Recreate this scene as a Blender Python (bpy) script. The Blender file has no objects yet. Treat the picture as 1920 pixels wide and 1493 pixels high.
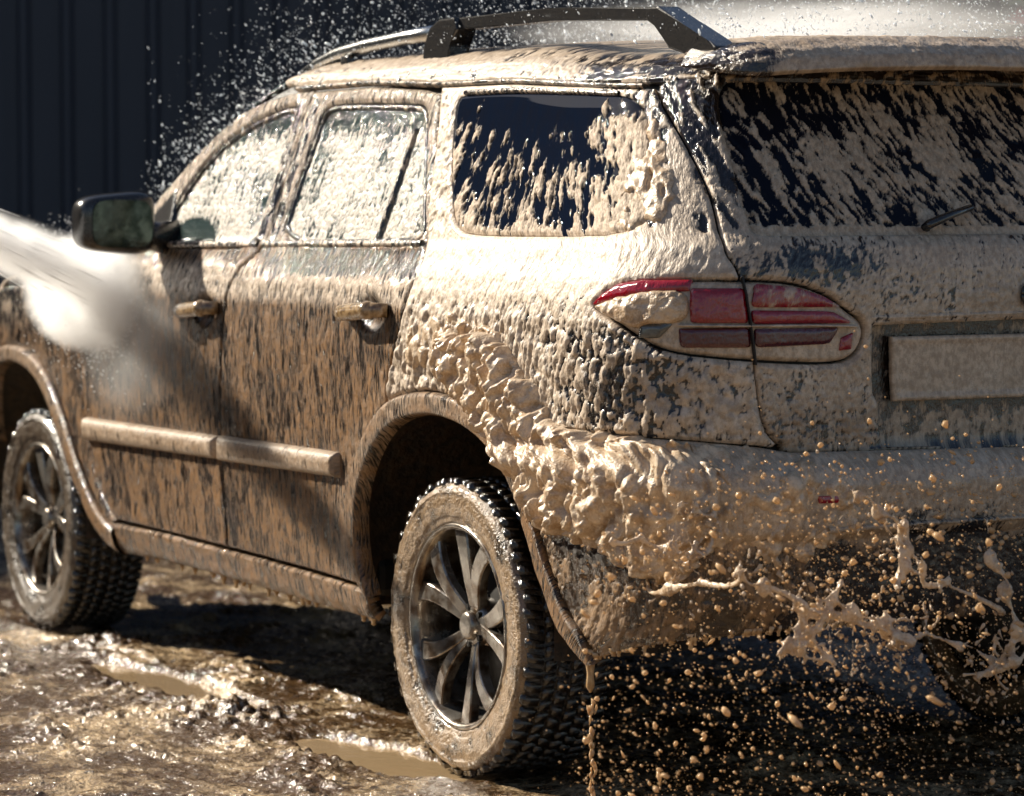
import bpy, bmesh, math, random
import numpy as np
from mathutils import Vector, Matrix
random.seed(7)
R_ = math.radians
SC_ = bpy.context.scene
COL = SC_.collection

# ------------------------------------------------------------------ camera
cam_d = bpy.data.cameras.new('camera'); cam = bpy.data.objects.new('camera', cam_d); COL.objects.link(cam)
cam.location = (-6.3088, 4.2299, 1.3328)
cam.rotation_euler = (R_(90 - 3.498), 0, R_(-28.849 - 90))
cam_d.sensor_width = 36; cam_d.lens = 105.58
cam_d.clip_start = .1; cam_d.clip_end = 600
cam_d.dof.use_dof = True; cam_d.dof.focus_distance = 6.75; cam_d.dof.aperture_fstop = 4.0
SC_.camera = cam
# ------------------------------------------------------------------ sun, sky, exposure
SUN = Vector((1.30, .80, 1.00)).normalized()
w = bpy.data.worlds.new('World'); SC_.world = w; w.use_nodes = True
nt = w.node_tree; bg = nt.nodes['Background']
sky = nt.nodes.new('ShaderNodeTexSky'); sky.sky_type = 'NISHITA'; sky.sun_disc = False
sky.sun_elevation = math.asin(SUN.z); sky.sun_rotation = math.atan2(SUN.x, SUN.y)
nt.links.new(sky.outputs[0], bg.inputs[0]); bg.inputs[1].default_value = .05
sd = bpy.data.lights.new('sun', 'SUN'); sd.energy = 5.0; sd.angle = R_(.53); sd.color = (1, .91, .765)
so = bpy.data.objects.new('sun', sd); COL.objects.link(so); so.rotation_euler = SUN.to_track_quat('Z', 'Y').to_euler()
vs = SC_.view_settings; vs.view_transform = 'Standard'; vs.look = 'None'; vs.exposure = 1.05; vs.gamma = 1
cy = SC_.cycles
cy.use_denoising = True
cy.max_bounces = 16; cy.diffuse_bounces = 3; cy.glossy_bounces = 3; cy.transmission_bounces = 4; cy.volume_bounces = 16; cy.transparent_max_bounces = 8
cy.caustics_reflective = False; cy.caustics_refractive = False; cy.sample_clamp_indirect = 4
cy.volume_step_rate = 1.0; cy.volume_max_steps = 128
# ------------------------------------------------------------------ the car as one skin: outline in plan, side and rear sections
HW=.957; XR=-1.08; RC=.30; XC=XR+RC; YC=HW-RC; SC=RC*np.pi/2; SEND=SC+YC
_V =[.28,.31,.345,.40,.42,.60,.80,1.00,1.10,1.15,1.19,1.225,1.255,1.27,1.30,1.60,1.635,1.665,1.70,1.735,1.752,1.764,1.772]
_SI=[.090,.058,.036,.026,.022,.012,.004,.000,.005,.014,.030,.050,.064,.074,.085,.196,.212,.226,.257,.325,.450,.657,.957]
_RV=[.28,.38,.43,.50,.64,.66,.755,.785,.815,.835,1.0,1.10,1.16,1.22,1.265,1.285,1.30,1.60,1.64,1.67,1.70,1.735,1.752,1.764,1.772]
_RI=[.22,.14,.09,.06,.035,.012,.0,.012,.055,.083,.082,.078,.076,.082,.096,.116,.130,.290,.305,.315,.325,.335,.345,.35,.35]
_TX=[-1.3,-1.0,-.5,0,.6,1.0,1.25,1.45,1.77,2.02,2.22,2.42,2.9,3.2,3.5,3.68,3.8]
_TZ=[1.76,1.765,1.79,1.815,1.84,1.825,1.785,1.725,1.585,1.43,1.285,1.255,1.225,1.17,1.06,.93,.62]
def smooth_table(X,Y,n=4001,k=.012):
    xs=np.linspace(X[0],X[-1],n); ys=np.interp(xs,X,Y); w=max(1,int(k/(xs[1]-xs[0])))
    ker=np.hanning(2*w+3); ker/=ker.sum(); m=len(ker)//2
    yp=np.concatenate([2*ys[0]-ys[m:0:-1],ys,2*ys[-1]-ys[-2:-m-2:-1]])
    return xs,np.convolve(yp,ker,'valid')
VX,VS=smooth_table(_V,_SI,k=.010); RX,RI=smooth_table(_RV,_RI,k=.008); TX,TZ=smooth_table(_TX,_TZ,k=.10)
GX,GZ=smooth_table([-1.3,-.9,-.6,0,.6,1.2,2],[.90,.915,.935,1.0,1.03,1.045,1.045],k=.15)
def sst(a,b,x):
    t=np.clip((x-a)/(b-a),0,1); return t*t*(3-2*t)
def shell(s,v):
    """s: metres round the plan outline (s<0 along the side, s=0 rear corner, SEND rear centre); v: nominal height"""
    s=np.asarray(s,float); v=np.asarray(v,float)
    ang=np.clip(s/RC,0,np.pi/2)
    ox=np.where(s<0,XC-s,XC-RC*np.sin(ang)); oy=np.where(s<SC,YC+RC*np.cos(ang),YC-(s-SC))
    oy=oy-np.where(s<0,.02*np.clip((ox-2.0)/1.0,0,None)**2+.25*np.clip((ox-3.05)/.75,0,None)**2.5+.012*np.clip((0.2-ox)/1.,0,1)**2,.012*np.clip((0.2-ox),0,1)**2*oy/HW)
    a=sst(.15,-.80,ox)
    x=ox+np.interp(v,RX,RI)*a+.045*a*(oy/HW)**2
    y=oy*(1-np.interp(v,VX,VS)/HW)
    z=np.where(v>1.28,1.28+(v-1.28)*np.interp(ox,GX,GZ),v)
    top=np.interp(ox,TX,TZ)-.05*(y/HW)**2-.02*(y/HW)**6
    k=.03; h=np.clip(.5+.5*(top-z)/k,0,1); z2=top*(1-h)+z*h-k*h*(1-h)
    front=ox>.9
    z=np.where(front,z2,np.minimum(z,top+.05))
    return np.stack([x,y,z],-1)
def shelln(s,v,e=.002):
    du=shell(s+e,v)-shell(s-e,v); dv=shell(s,v+e)-shell(s,v-e)
    n=np.cross(du,dv); l=np.linalg.norm(n,axis=-1,keepdims=True)
    return n/np.maximum(l,1e-9)
# ------------------------------------------------------------------ numpy noise
def _h(i, j, seed):
    with np.errstate(over='ignore'):
        a = (i.astype(np.int64) * 374761393 + j.astype(np.int64) * 668265263 + seed * 974634541) & 0xFFFFFFFF
        a = ((a ^ (a >> 13)) * 1274126177) & 0xFFFFFFFF
        a = ((a ^ (a >> 16)) * 2246822519) & 0xFFFFFFFF
        a = a ^ (a >> 15)
    return (a & 0xFFFFFF) / float(0x1000000)
def perlin(x, y, seed=0):
    i = np.floor(x); j = np.floor(y); fx = x - i; fy = y - j
    u = fx*fx*fx*(fx*(fx*6-15)+10); v = fy*fy*fy*(fy*(fy*6-15)+10)
    def g(a, b, dx, dy):
        t = _h(i+a, j+b, seed) * 2 * np.pi
        return np.cos(t)*dx + np.sin(t)*dy
    n0 = g(0,0,fx,fy)*(1-u) + g(1,0,fx-1,fy)*u
    n1 = g(0,1,fx,fy-1)*(1-u) + g(1,1,fx-1,fy-1)*u
    return (n0*(1-v) + n1*v) * 1.5
def fbm(x, y, seed=0, o=3):
    r = 0; a = 1.; t = 0
    for k in range(o):
        r = r + a*perlin(x*2**k, y*2**k, seed+k*17); t += a; a *= .55
    return r / t * 1.3
def worley(x, y, seed=0):
    """distance to the nearest scattered point, and a random number of that point"""
    i = np.floor(x); j = np.floor(y); best = np.full(np.shape(x), 9.); rnd = np.zeros(np.shape(x))
    for a in (-1, 0, 1):
        for b in (-1, 0, 1):
            px = i+a+.15+.7*_h(i+a, j+b, seed); py = j+b+.15+.7*_h(i+a, j+b, seed+5)
            d = np.hypot(x-px, y-py); m = d < best
            best = np.where(m, d, best); rnd = np.where(m, _h(i+a, j+b, seed+9), rnd)
    return best, rnd
def dome(x, y, seed=0, k=.62):
    """rounded beads of uneven size"""
    d, r = worley(x, y, seed); R = k*(.45+.75*r)
    return np.sqrt(np.clip(1-(d/R)**2, 0, 1)) * (.5+.5*r)
def blob(x, y, seed=0, k=.75):
    """soft round lumps of uneven size that melt into each other"""
    i = np.floor(x); j = np.floor(y); s = np.zeros(np.shape(x))
    for a in (-1, 0, 1):
        for b in (-1, 0, 1):
            px = i+a+_h(i+a, j+b, seed); py = j+b+_h(i+a, j+b, seed+5); R = k*(.35+.75*_h(i+a, j+b, seed+9))
            s = np.maximum(s, np.clip(1-((x-px)**2+(y-py)**2)/(R*R), 0, 1)**.75*(R/k))+.0
    return s
POLY = {
 'rear_lip': [(-1.2049,0.2972),(-1.182,0.3902),(-1.2251,0.4667),(-1.2306,0.5728),(-1.1939,0.6672),(-1.1073,0.7653),(-0.9975,0.8301),(-0.8403,0.8573),(-0.7061,0.8554),(-0.5511,0.8321),(-0.4728,0.7923),(-0.428,0.7519),(-0.3698,0.6949),(-0.3201,0.644),(-0.273,0.5851),(-0.2406,0.5302),(-0.184,0.4775),(-0.1265,0.4239),(-0.0252,0.3832),(0.0559,0.3485)],
 'rear_flare': [(-1.2136,0.3866),(-1.2771,0.4683),(-1.2895,0.5689),(-1.2643,0.6658),(-1.195,0.7581),(-1.1301,0.8221),(-1.0419,0.8772),(-0.9427,0.9007),(-0.8348,0.9125),(-0.7036,0.9097),(-0.5876,0.8961),(-0.4782,0.8664),(-0.4032,0.8346),(-0.3882,0.7915),(-0.3519,0.7304),(-0.294,0.6739),(-0.2381,0.6198),(-0.2087,0.5736),(-0.1639,0.5228),(-0.0855,0.4503),(0.0157,0.4039),(0.0882,0.3527)],
 'front_lip': [(-3.7779,0.8543),(-3.655,0.8391),(-3.554,0.8097),(-3.4615,0.7501),(-3.3806,0.6674),(-3.3164,0.5896),(-3.2551,0.5191),(-3.1754,0.451),(-3.0845,0.3714),(-3.0083,0.3356),(-2.9154,0.3114)],
 'front_flare': [(-3.8425,0.909),(-3.7101,0.909),(-3.5905,0.8847),(-3.4718,0.8391),(-3.3681,0.7553),(-3.2853,0.6667),(-3.2066,0.5726),(-3.1301,0.4926),(-3.025,0.4147),(-2.9436,0.3894)],
 'seam_fender': [(-2.6995,1.2395),(-2.855,1.2097),(-2.9592,1.1446),(-3.0927,1.045),(-3.1316,0.9788),(-3.1647,0.8631),(-3.1477,0.7165),(-3.106,0.6045),(-3.0348,0.4792),(-2.9311,0.4134)],
 'seam_b': [(-1.9341,1.6535),(-1.9274,1.514),(-1.9313,1.3752),(-1.9221,1.2568),(-1.9263,1.2381),(-2.005,1.191),(-2.0371,1.1251),(-2.0543,1.0445),(-2.0781,0.8972),(-2.0895,0.7494),(-2.0943,0.6013),(-2.0847,0.5132),(-2.0808,0.4096)],
 'seam_c': [(-1.1614,1.6273),(-1.1178,1.5559),(-1.0594,1.4255),(-1.0206,1.3351),(-0.9728,1.2646),(-0.9545,1.239),(-0.9471,1.1813),(-0.9512,1.1491),(-0.964,1.0909),(-0.9952,1.0252),(-1.0265,0.9589),(-1.0458,0.9188),(-1.0507,0.8767)],
 'doorbot': [(-2.9311,0.4134),(-2.5748,0.4142),(-2.1842,0.4114),(-1.823,0.4089),(-1.4893,0.4036),(-1.1988,0.3937)],
 'sillbot': [(-2.9201,0.3093),(-2.6442,0.3215),(-2.2475,0.3224),(-1.8859,0.3196),(-1.5554,0.3135),(-1.192,0.3061)],
 'glass_f': [(-2.6425,1.2401),(-2.6705,1.274),(-2.6596,1.3264),(-2.6017,1.408),(-2.4857,1.5025),(-2.3438,1.561),(-2.1891,1.5974),(-2.0238,1.6181),(-1.9938,1.6089),(-1.993,1.4871),(-1.9863,1.3476),(-1.9732,1.2492),(-2.2705,1.242)],
 'glass_r': [(-1.834,1.2533),(-1.8412,1.375),(-1.8299,1.4988),(-1.8222,1.5883),(-1.7985,1.6113),(-1.7227,1.6151),(-1.2768,1.6055),(-1.2194,1.5967),(-1.182,1.5568),(-1.0969,1.4256),(-1.0377,1.3351),(-0.9928,1.267),(-1.2582,1.2609)],
 'frame_f': [(-2.7048,1.2333),(-2.8333,1.3353),(-2.7776,1.3983),(-2.6617,1.47),(-2.5186,1.5597),(-2.3822,1.6135),(-2.2302,1.6388),(-2.0841,1.654),(-1.9399,1.6593)],
 'frame_r': [(-1.9399,1.6593),(-1.5697,1.6576),(-1.2503,1.6421),(-1.1637,1.63)],
 'qglass': [(-1.0377,1.6225),(-0.7607,1.6244),(-0.1312,1.6361),(0.051,1.6295),(0.1097,1.6064),(0.1375,1.5599),(0.1501,1.4299),(0.1562,1.2929),(-0.2371,1.2842),(-0.7523,1.2839),(-0.8408,1.3038),(-0.8973,1.3482),(-0.9847,1.4639),(-1.0409,1.568),(-1.0548,1.6098)],
 'gate_seam': [(0.1537,1.6284),(0.1786,1.5925),(0.2399,1.4941),(0.2889,1.3915),(0.3086,1.2908),(0.3122,1.256),(0.3498,1.2166),(0.3824,1.166),(0.4017,1.1094),(0.4174,1.0185),(0.4303,0.9158),(0.4401,0.8814),(0.4577,0.8524),(0.4962,0.8279)],
 'gglass': [(0.3148,1.651),(0.3213,1.5721),(0.3436,1.4683),(0.3694,1.3663),(0.3857,1.3008),(0.4065,1.2933),(0.6536,1.2953),(1.182,1.2991)],
 'lamp': [(0.0186,1.1331),(0.0445,1.1568),(0.0838,1.1828),(0.1432,1.195),(0.2629,1.1984),(0.3601,1.1964),(0.4529,1.1915),(0.5233,1.1818),(0.5891,1.1606),(0.6457,1.1256),(0.6827,1.1055),(0.694,1.0845),(0.6903,1.0534),(0.6672,1.0227),(0.6172,1.0099),(0.4369,1.0182),(0.277,1.0322),(0.2081,1.046),(0.1575,1.0712),(0.0919,1.1062)],
 'recess': [(0.7103,1.0912),(1.1388,1.0982),(1.1325,0.8226),(0.8348,0.8367),(0.7921,0.9058),(0.7215,0.9369)],
 'plate': [(0.7708,1.0647),(1.1399,1.0744),(1.1447,0.9239),(0.7976,0.9255)],
 'bump_top': [(-0.1972,0.8596),(-0.1182,0.8567),(0.1069,0.8593),(0.2889,0.8504),(0.425,0.8384),(0.4943,0.8259),(0.7944,0.8228),(1.1277,0.8184)],
 'bump_bot': [(0.0559,0.3485),(0.1775,0.3956),(0.2848,0.422),(0.395,0.4325),(0.5234,0.4407),(1.1551,0.4381)],
 'reflector': [(0.516,0.7367),(0.5903,0.736),(0.5941,0.7208),(0.5197,0.7216)],
 'foam1': [(-0.6817,1.036),(-0.5285,1.0677),(-0.4033,1.0589),(-0.2625,0.9885),(-0.1424,0.9101),(-0.1052,0.8693),(0.0228,0.865),(0.1735,0.8588),(0.2777,0.8434),(0.2999,0.8057),(0.2994,0.7408),(0.2979,0.6606),(0.2737,0.5887),(0.231,0.5429),(0.1641,0.5578),(0.0692,0.6022),(-0.1273,0.6269),(-0.2425,0.6378),(-0.3386,0.7046),(-0.4102,0.7784),(-0.4786,0.8578),(-0.6188,0.9072),(-0.7262,0.9591)],
 'lampseam': [(0.3671,1.1997),(0.3875,1.1547),(0.4017,1.1094),(0.413,1.0526),(0.4201,1.0139)],
 'lampwhite': [(0.0293,1.1311),(0.1015,1.1568),(0.1898,1.1696),(0.2616,1.1714),(0.2747,1.1025),(0.1863,1.1014),(0.1564,1.0872),(0.0988,1.1087)],
 'lampred': [(0.2638,1.1759),(0.3779,1.1761),(0.4003,1.1026),(0.278,1.1026)],
 'lamplow': [(0.2533,1.091),(0.4034,1.0935),(0.4084,1.0504),(0.2592,1.0502)],
 'lampgrey': [(0.1681,1.0988),(0.2413,1.1),(0.2124,1.07),(0.1665,1.0691)],
 'lampred2': [(0.4012,1.1297),(0.6017,1.125),(0.6598,1.0989),(0.4076,1.1003)],
 'lamplow2': [(0.4131,1.09),(0.626,1.0903),(0.6008,1.0551),(0.4179,1.0503)],
 'lampred3': [(0.6315,1.0672),(0.6611,1.0782),(0.6578,1.0425),(0.6277,1.0396)],
 'handle': [(-1.2965,1.0812),(-1.0148,1.1024)],
 'fhandle': [(-2.3342,1.0509),(-2.0548,1.0854)],
 'wiper': [(0.8644,1.2999),(0.9972,1.3412)],
 'emblem': [(1.1444,1.1517)],
 'mould': [(-3.1381,0.717),(-3.1483,0.6409),(-1.3259,0.6705),(-1.3206,0.7293)],
 'marker': [(-3.1735,0.9905)],
 'gutter': [(-1.9469,1.6651),(-1.5756,1.6632),(-1.1638,1.6431),(-0.615,1.6474),(-0.1436,1.6548),(0.1466,1.6457)],
 'fuel': [(-0.0777,1.2766)],
}
ROPES = {
 'r1': [(-1.42,0.761,0.774),(-1.42,0.709,0.739),(-1.42,0.649,0.699),(-1.42,0.632,0.66),(-1.42,0.642,0.628),(-1.42,0.668,0.586)],
 'r1b': [(-1.42,0.632,0.66),(-1.42,0.582,0.619),(-1.42,0.522,0.589),(-1.42,0.454,0.552),(-1.42,0.385,0.514)],
 'r1c': [(-1.42,0.632,0.708),(-1.42,0.629,0.681)],
 'r2': [(-1.4,1.013,0.631),(-1.4,0.963,0.602),(-1.4,0.899,0.577),(-1.4,0.867,0.543),(-1.4,0.816,0.54),(-1.4,0.758,0.541),(-1.4,0.705,0.516),(-1.4,0.666,0.487),(-1.4,0.639,0.474)],
 'r2b': [(-1.4,0.867,0.543),(-1.4,0.861,0.505),(-1.4,0.88,0.475),(-1.4,0.911,0.482),(-1.4,0.93,0.478)],
 'r2c': [(-1.4,0.86,0.489),(-1.4,0.809,0.448),(-1.4,0.757,0.415)],
 'r2d': [(-1.4,0.816,0.54),(-1.4,0.803,0.571),(-1.4,0.784,0.602)],
 'r2e': [(-1.4,0.666,0.487),(-1.4,0.673,0.525),(-1.4,0.653,0.518)],
 'r3': [(-1.38,0.625,0.471),(-1.38,0.558,0.482),(-1.38,0.476,0.449),(-1.38,0.394,0.41),(-1.38,0.351,0.351)],
 'r3b': [(-1.38,0.611,0.453),(-1.38,0.617,0.41)],
 'r4': [(-1.45,0.43,0.63),(-1.45,0.402,0.563),(-1.45,0.374,0.484),(-1.45,0.38,0.418),(-1.45,0.346,0.471)],
 'r4b': [(-1.45,0.38,0.418),(-1.45,0.42,0.394),(-1.45,0.475,0.393)],
 'r4c': [(-1.45,0.424,0.471),(-1.45,0.418,0.41)],
 'c1': [(-1.02,0.93,0.732),(-1.02,0.884,0.729),(-1.02,0.838,0.705),(-1.02,0.824,0.665),(-1.02,0.851,0.638),(-1.02,0.897,0.635),(-1.02,0.933,0.609)],
 'c2': [(-1.0,1.066,0.659),(-1.0,1.002,0.667),(-1.0,0.937,0.635),(-1.0,0.897,0.599),(-1.0,0.93,0.568)],
}
# ------------------------------------------------------------------ node helpers and materials
class NT:
    def __init__(s, name):
        s.m = bpy.data.materials.new(name); s.m.use_nodes = True; s.t = s.m.node_tree; s.t.nodes.clear()
        s.out = s.t.nodes.new('ShaderNodeOutputMaterial')
    def n(s, typ, **kw):
        nd = s.t.nodes.new('ShaderNode'+typ)
        for k, v in kw.items():
            if k in ('ins',):
                for a, b in v.items(): s.set(nd, a, b)
            else: setattr(nd, k, v)
        return nd
    def set(s, nd, key, val):
        sock = nd.inputs[key]
        if isinstance(val, bpy.types.NodeSocket): s.t.links.new(val, sock)
        elif hasattr(val, '__len__') and len(val) == 3 and sock.type == 'RGBA': sock.default_value = (*val, 1)
        else: sock.default_value = val
    def math(s, op, a, b=0., c=None, clamp=False):
        nd = s.n('Math', operation=op, use_clamp=clamp); s.set(nd, 0, a); s.set(nd, 1, b)
        if c is not None: s.set(nd, 2, c)
        return nd.outputs[0]
    def mix(s, f, a, b):
        nd = s.n('Mix', data_type='RGBA'); s.set(nd, 0, f); s.set(nd, 6, a); s.set(nd, 7, b); return nd.outputs[2]
    def mixf(s, f, a, b):
        nd = s.n('Mix', data_type='FLOAT'); s.set(nd, 0, f); s.set(nd, 2, a); s.set(nd, 3, b); return nd.outputs[0]
    def noise(s, vec, scale, detail=3, rough=.55, dist=0):
        nd = s.n('TexNoise'); s.set(nd, 'Vector', vec); s.set(nd, 'Scale', scale); s.set(nd, 'Detail', detail); s.set(nd, 'Roughness', rough); s.set(nd, 'Distortion', dist); return nd.outputs[0]
    def voro(s, vec, scale):
        nd = s.n('TexVoronoi'); s.set(nd, 'Vector', vec); s.set(nd, 'Scale', scale); return nd.outputs[0]
    def vmul(s, vec, xyz):
        nd = s.n('VectorMath', operation='MULTIPLY'); s.set(nd, 0, vec); s.set(nd, 1, xyz); return nd.outputs[0]
    def ramp(s, f, a, b):
        nd = s.n('MapRange', interpolation_type='SMOOTHSTEP'); s.set(nd, 0, f); s.set(nd, 1, a); s.set(nd, 2, b); return nd.outputs[0]
    def attr(s, name, vec=False):
        nd = s.n('Attribute', attribute_name=name); return nd.outputs['Vector' if vec else 'Fac']
    def bump(s, h, strength, dist, nrm=None):
        nd = s.n('Bump'); s.set(nd, 'Strength', strength); s.set(nd, 'Distance', dist); s.set(nd, 'Height', h)
        if nrm is not None: s.set(nd, 'Normal', nrm)
        return nd.outputs[0]
    def bsdf(s, **kw):
        b = s.n('BsdfPrincipled')
        for k, v in kw.items(): s.set(b, k.replace('_', ' '), v)
        s.t.links.new(b.outputs[0], s.out.inputs[0]); return b

def mat_coat(name, pale, brown, black, darkmud, rdark=.10, coat=.45, fine=1.0, run=.35, amp=.75, sc=170, spec=.5, crough=.06, mott=.42, bare=1., coatb=.16, soft=(.30, .62), rl=.36):
    """wet paint or glass under foam and mud: 'foam' says how much, 'tone' how brown, 'sv' runs along and up the panel"""
    m = NT(name); sv = m.attr('sv', True); F = m.attr('foam'); T = m.attr('tone')
    n1 = m.noise(m.vmul(sv, (1, run, 1)), sc, 4, .62); n2 = m.noise(sv, 34, 4)
    f = m.math('ADD', F, m.math('MULTIPLY', m.math('SUBTRACT', n1, .5), amp))
    f = m.math('ADD', f, m.math('MULTIPLY', m.math('SUBTRACT', n2, .5), .40))
    f = m.ramp(f, *soft)
    t = m.math('ADD', T, m.math('MULTIPLY', m.math('SUBTRACT', n2, .5), .7), clamp=True)
    light = m.mix(t, pale, brown); n4 = m.noise(m.vmul(sv, (1, .7, 1)), 75, 4, .65); light = m.mix(m.ramp(n4, .38, .62), light, m.mix(mott, light, (.10, .065, .038))); dark = m.mix(t, black, darkmud)
    col = m.mix(f, dark, light)
    grain = m.noise(sv, 420, 2)
    col = m.mix(m.math('MULTIPLY', m.math('SUBTRACT', grain, .35, clamp=True), .9), col, m.mix(.55, col, dark))
    h = m.math('ADD', m.math('MULTIPLY', n1, .8), m.math('MULTIPLY', m.voro(m.vmul(sv, (1, .6, 1)), 210), -.55))
    h = m.math('MULTIPLY', h, m.mixf(f, bare, 1.))
    h = m.math('ADD', h, m.math('MULTIPLY', f, .7))
    nb = m.bump(h, .55*fine, .0035)
    nb2 = m.bump(h, coatb*fine, .003)
    rough = m.mixf(f, rdark, m.math('ADD', rl, m.math('MULTIPLY', grain, .35)))
    m.bsdf(Base_Color=col, Roughness=rough, Normal=nb, Coat_Weight=coat, Coat_Roughness=crough, Coat_Normal=nb2, Specular_IOR_Level=spec)
    return m.m
def mat_plain(name, col, rough=.5, metal=0., bump=0., scale=60., coat=0., col2=None, dist=.003):
    m = NT(name); tc = m.n('TexCoord').outputs['Object']
    n = m.noise(tc, scale, 4)
    c = m.mix(m.ramp(n, .38, .66), col, col2 if col2 else tuple(x*.6 for x in col))
    kw = dict(Base_Color=c, Roughness=rough, Metallic=metal, Coat_Weight=coat, Coat_Roughness=.08)
    if bump: kw['Normal'] = m.bump(n, bump, dist)
    m.bsdf(**kw); return m.m
FOAM = (.68, .565, .445); MUD = (.24, .145, .070); BLACK = (.008, .008, .011); DMUD = (.030, .017, .008)
M = {}
M['body'] = mat_coat('foamed_mud_paint', FOAM, MUD, BLACK, DMUD)
M['door'] = mat_coat('mud_streaked_paint', FOAM, (.245, .122, .040), BLACK, (.010, .005, .002), .12, .55, 2.0, .09, 3.3, 230, .28, .045, soft=(.20, .66), rl=.38)
M['glass_front'] = mat_coat('foamed_glare_glass', (.50, .475, .42), (.40, .33, .25), (.020, .042, .042), (.03, .035, .032), .03, .55, 1.3, coatb=.45, mott=.45)  # pale film colour is foam and also carries the white sun glare
M['glass_dark'] = mat_coat('foamed_tinted_glass', (.60, .49, .38), (.42, .32, .23), (.004, .007, .016), (.007, .007, .010), .03, .0, spec=.10, bare=0.)
M['black'] = mat_plain('wet_black_plastic', (.012, .012, .013), .22, bump=.15, scale=220, coat=.5, col2=(.03, .027, .024))
M['inner'] = mat_plain('shade_black_steel', (.010, .009, .008), .6, bump=.3, scale=30)  # near-black to put deep shade into the underbody and gaps
M['liner'] = mat_plain('shaded_muddy_liner', (.010, .006, .004), .6, bump=.8, scale=38, col2=(.040, .021, .009), dist=.008)  # mud tones darkened to carry the shade inside the wheel arches
M['silver'] = mat_plain('wet_silver_rail', (.62, .62, .60), .22, 1.0, bump=.3, scale=260)
def mat_foam():
    m = NT('thick_tan_foam'); tc = m.n('TexCoord').outputs['Object']
    n = m.noise(tc, 28, 4); n2 = m.noise(tc, 210, 3); v = m.voro(tc, 170)
    col = m.mix(m.ramp(m.math('ADD', n, m.math('MULTIPLY', m.math('SUBTRACT', n2, .5), .5)), .35, .68), (.76, .615, .455), (.50, .345, .21))
    nb = m.bump(m.math('ADD', n2, m.math('MULTIPLY', v, -.5)), .45, .004)
    p = m.bsdf(Base_Color=col, Roughness=.32, Coat_Weight=.6, Coat_Roughness=.05, Normal=nb)
    t = m.n('BsdfTranslucent'); m.set(t, 'Color', col); x = m.n('MixShader'); m.set(x, 0, .22); m.t.links.new(p.outputs[0], x.inputs[1]); m.t.links.new(t.outputs[0], x.inputs[2]); m.t.links.new(x.outputs[0], m.out.inputs[0])
    return m.m
M['foam'] = mat_foam()
def mat_drop(name, col, tr, gl=.08):
    m = NT(name); p = m.n('BsdfPrincipled'); m.set(p, 'Base Color', col); m.set(p, 'Roughness', .12); m.set(p, 'Coat Weight', .5); m.set(p, 'Coat Roughness', .04)
    t = m.n('BsdfTranslucent'); m.set(t, 'Color', col); x = m.n('MixShader'); m.set(x, 0, tr)
    m.t.links.new(p.outputs[0], x.inputs[1]); m.t.links.new(t.outputs[0], x.inputs[2]); m.t.links.new(x.outputs[0], m.out.inputs[0]); return m.m
M['foamdrop'] = mat_drop('tan_foam_drop', (.74, .54, .32), .5)
def mat_tyre(name, lo, hi):
    m = NT(name); tc = m.n('TexCoord').outputs['Object']
    sep = m.n('SeparateXYZ'); m.set(sep, 0, tc)
    n = m.noise(tc, 16, 5, .6); n2 = m.noise(tc, 120, 3)
    F = m.attr('foam'); T = m.attr('tone')
    f = m.ramp(m.math('ADD', m.math('ADD', n, m.math('MULTIPLY', n2, .6)), m.math('SUBTRACT', F, .5)), .55, 1.0)
    col = m.mix(f, lo, hi)
    nb = m.bump(m.math('ADD', n2, m.math('MULTIPLY', n, 1.2)), .9, .006)
    m.bsdf(Base_Color=col, Roughness=m.mixf(f, .16, .40), Coat_Weight=.8, Coat_Roughness=.12, Normal=nb)
    return m.m
M['tyre'] = mat_tyre('muddy_tyre_rubber', (.012, .008, .005), (.22, .142, .072))
M['rim'] = mat_plain('muddy_alloy', (.30, .275, .24), .26, .7, bump=.5, scale=26, coat=.6, col2=(.085, .05, .024), dist=.004)
M['disc'] = mat_plain('dark_brake_steel', (.02, .018, .016), .5, .6)

# ------------------------------------------------------------------ mesh helpers
def link(o, parent=None):
    COL.objects.link(o)
    if parent is not None: o.parent = parent
    return o
def mesh_np(name, V, F4, mat, parent=None, attrs=None, smooth=True, F3=None):
    me = bpy.data.meshes.new(name)
    V = np.asarray(V, np.float32); F4 = np.asarray(F4, np.int32).reshape(-1, 4)
    n3 = 0 if F3 is None else len(F3)
    loops = F4.ravel(); 
    if n3: loops = np.concatenate([loops, np.asarray(F3, np.int32).ravel()])
    me.vertices.add(len(V)); me.vertices.foreach_set('co', V.ravel())
    me.loops.add(len(loops)); me.loops.foreach_set('vertex_index', loops)
    me.polygons.add(len(F4)+n3)
    st = np.arange(len(F4))*4
    if n3: st = np.concatenate([st, len(F4)*4 + np.arange(n3)*3])
    me.polygons.foreach_set('loop_start', st.astype(np.int32))
    if smooth: me.polygons.foreach_set('use_smooth', np.ones(len(F4)+n3, bool))
    for k, a in (attrs or {}).items():
        a = np.asarray(a, np.float32)
        if a.ndim == 2: at = me.attributes.new(k, 'FLOAT_VECTOR', 'POINT'); at.data.foreach_set('vector', a.ravel())
        else: at = me.attributes.new(k, 'FLOAT', 'POINT'); at.data.foreach_set('value', a)
    me.update(calc_edges=True); me.validate()
    if mat: me.materials.append(mat)
    return link(bpy.data.objects.new(name, me), parent)
def bm_obj(name, bm, mat, parent=None, smooth=True, bevel=0, seg=2):
    me = bpy.data.meshes.new(name)
    if bevel: bmesh.ops.bevel(bm, geom=list(bm.edges), offset=bevel, segments=seg, affect='EDGES', profile=.6)
    bmesh.ops.recalc_face_normals(bm, faces=bm.faces)
    bm.to_mesh(me); bm.free()
    if smooth: me.polygons.foreach_set('use_smooth', [True]*len(me.polygons))
    if mat: me.materials.append(mat)
    return link(bpy.data.objects.new(name, me), parent)
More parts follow.
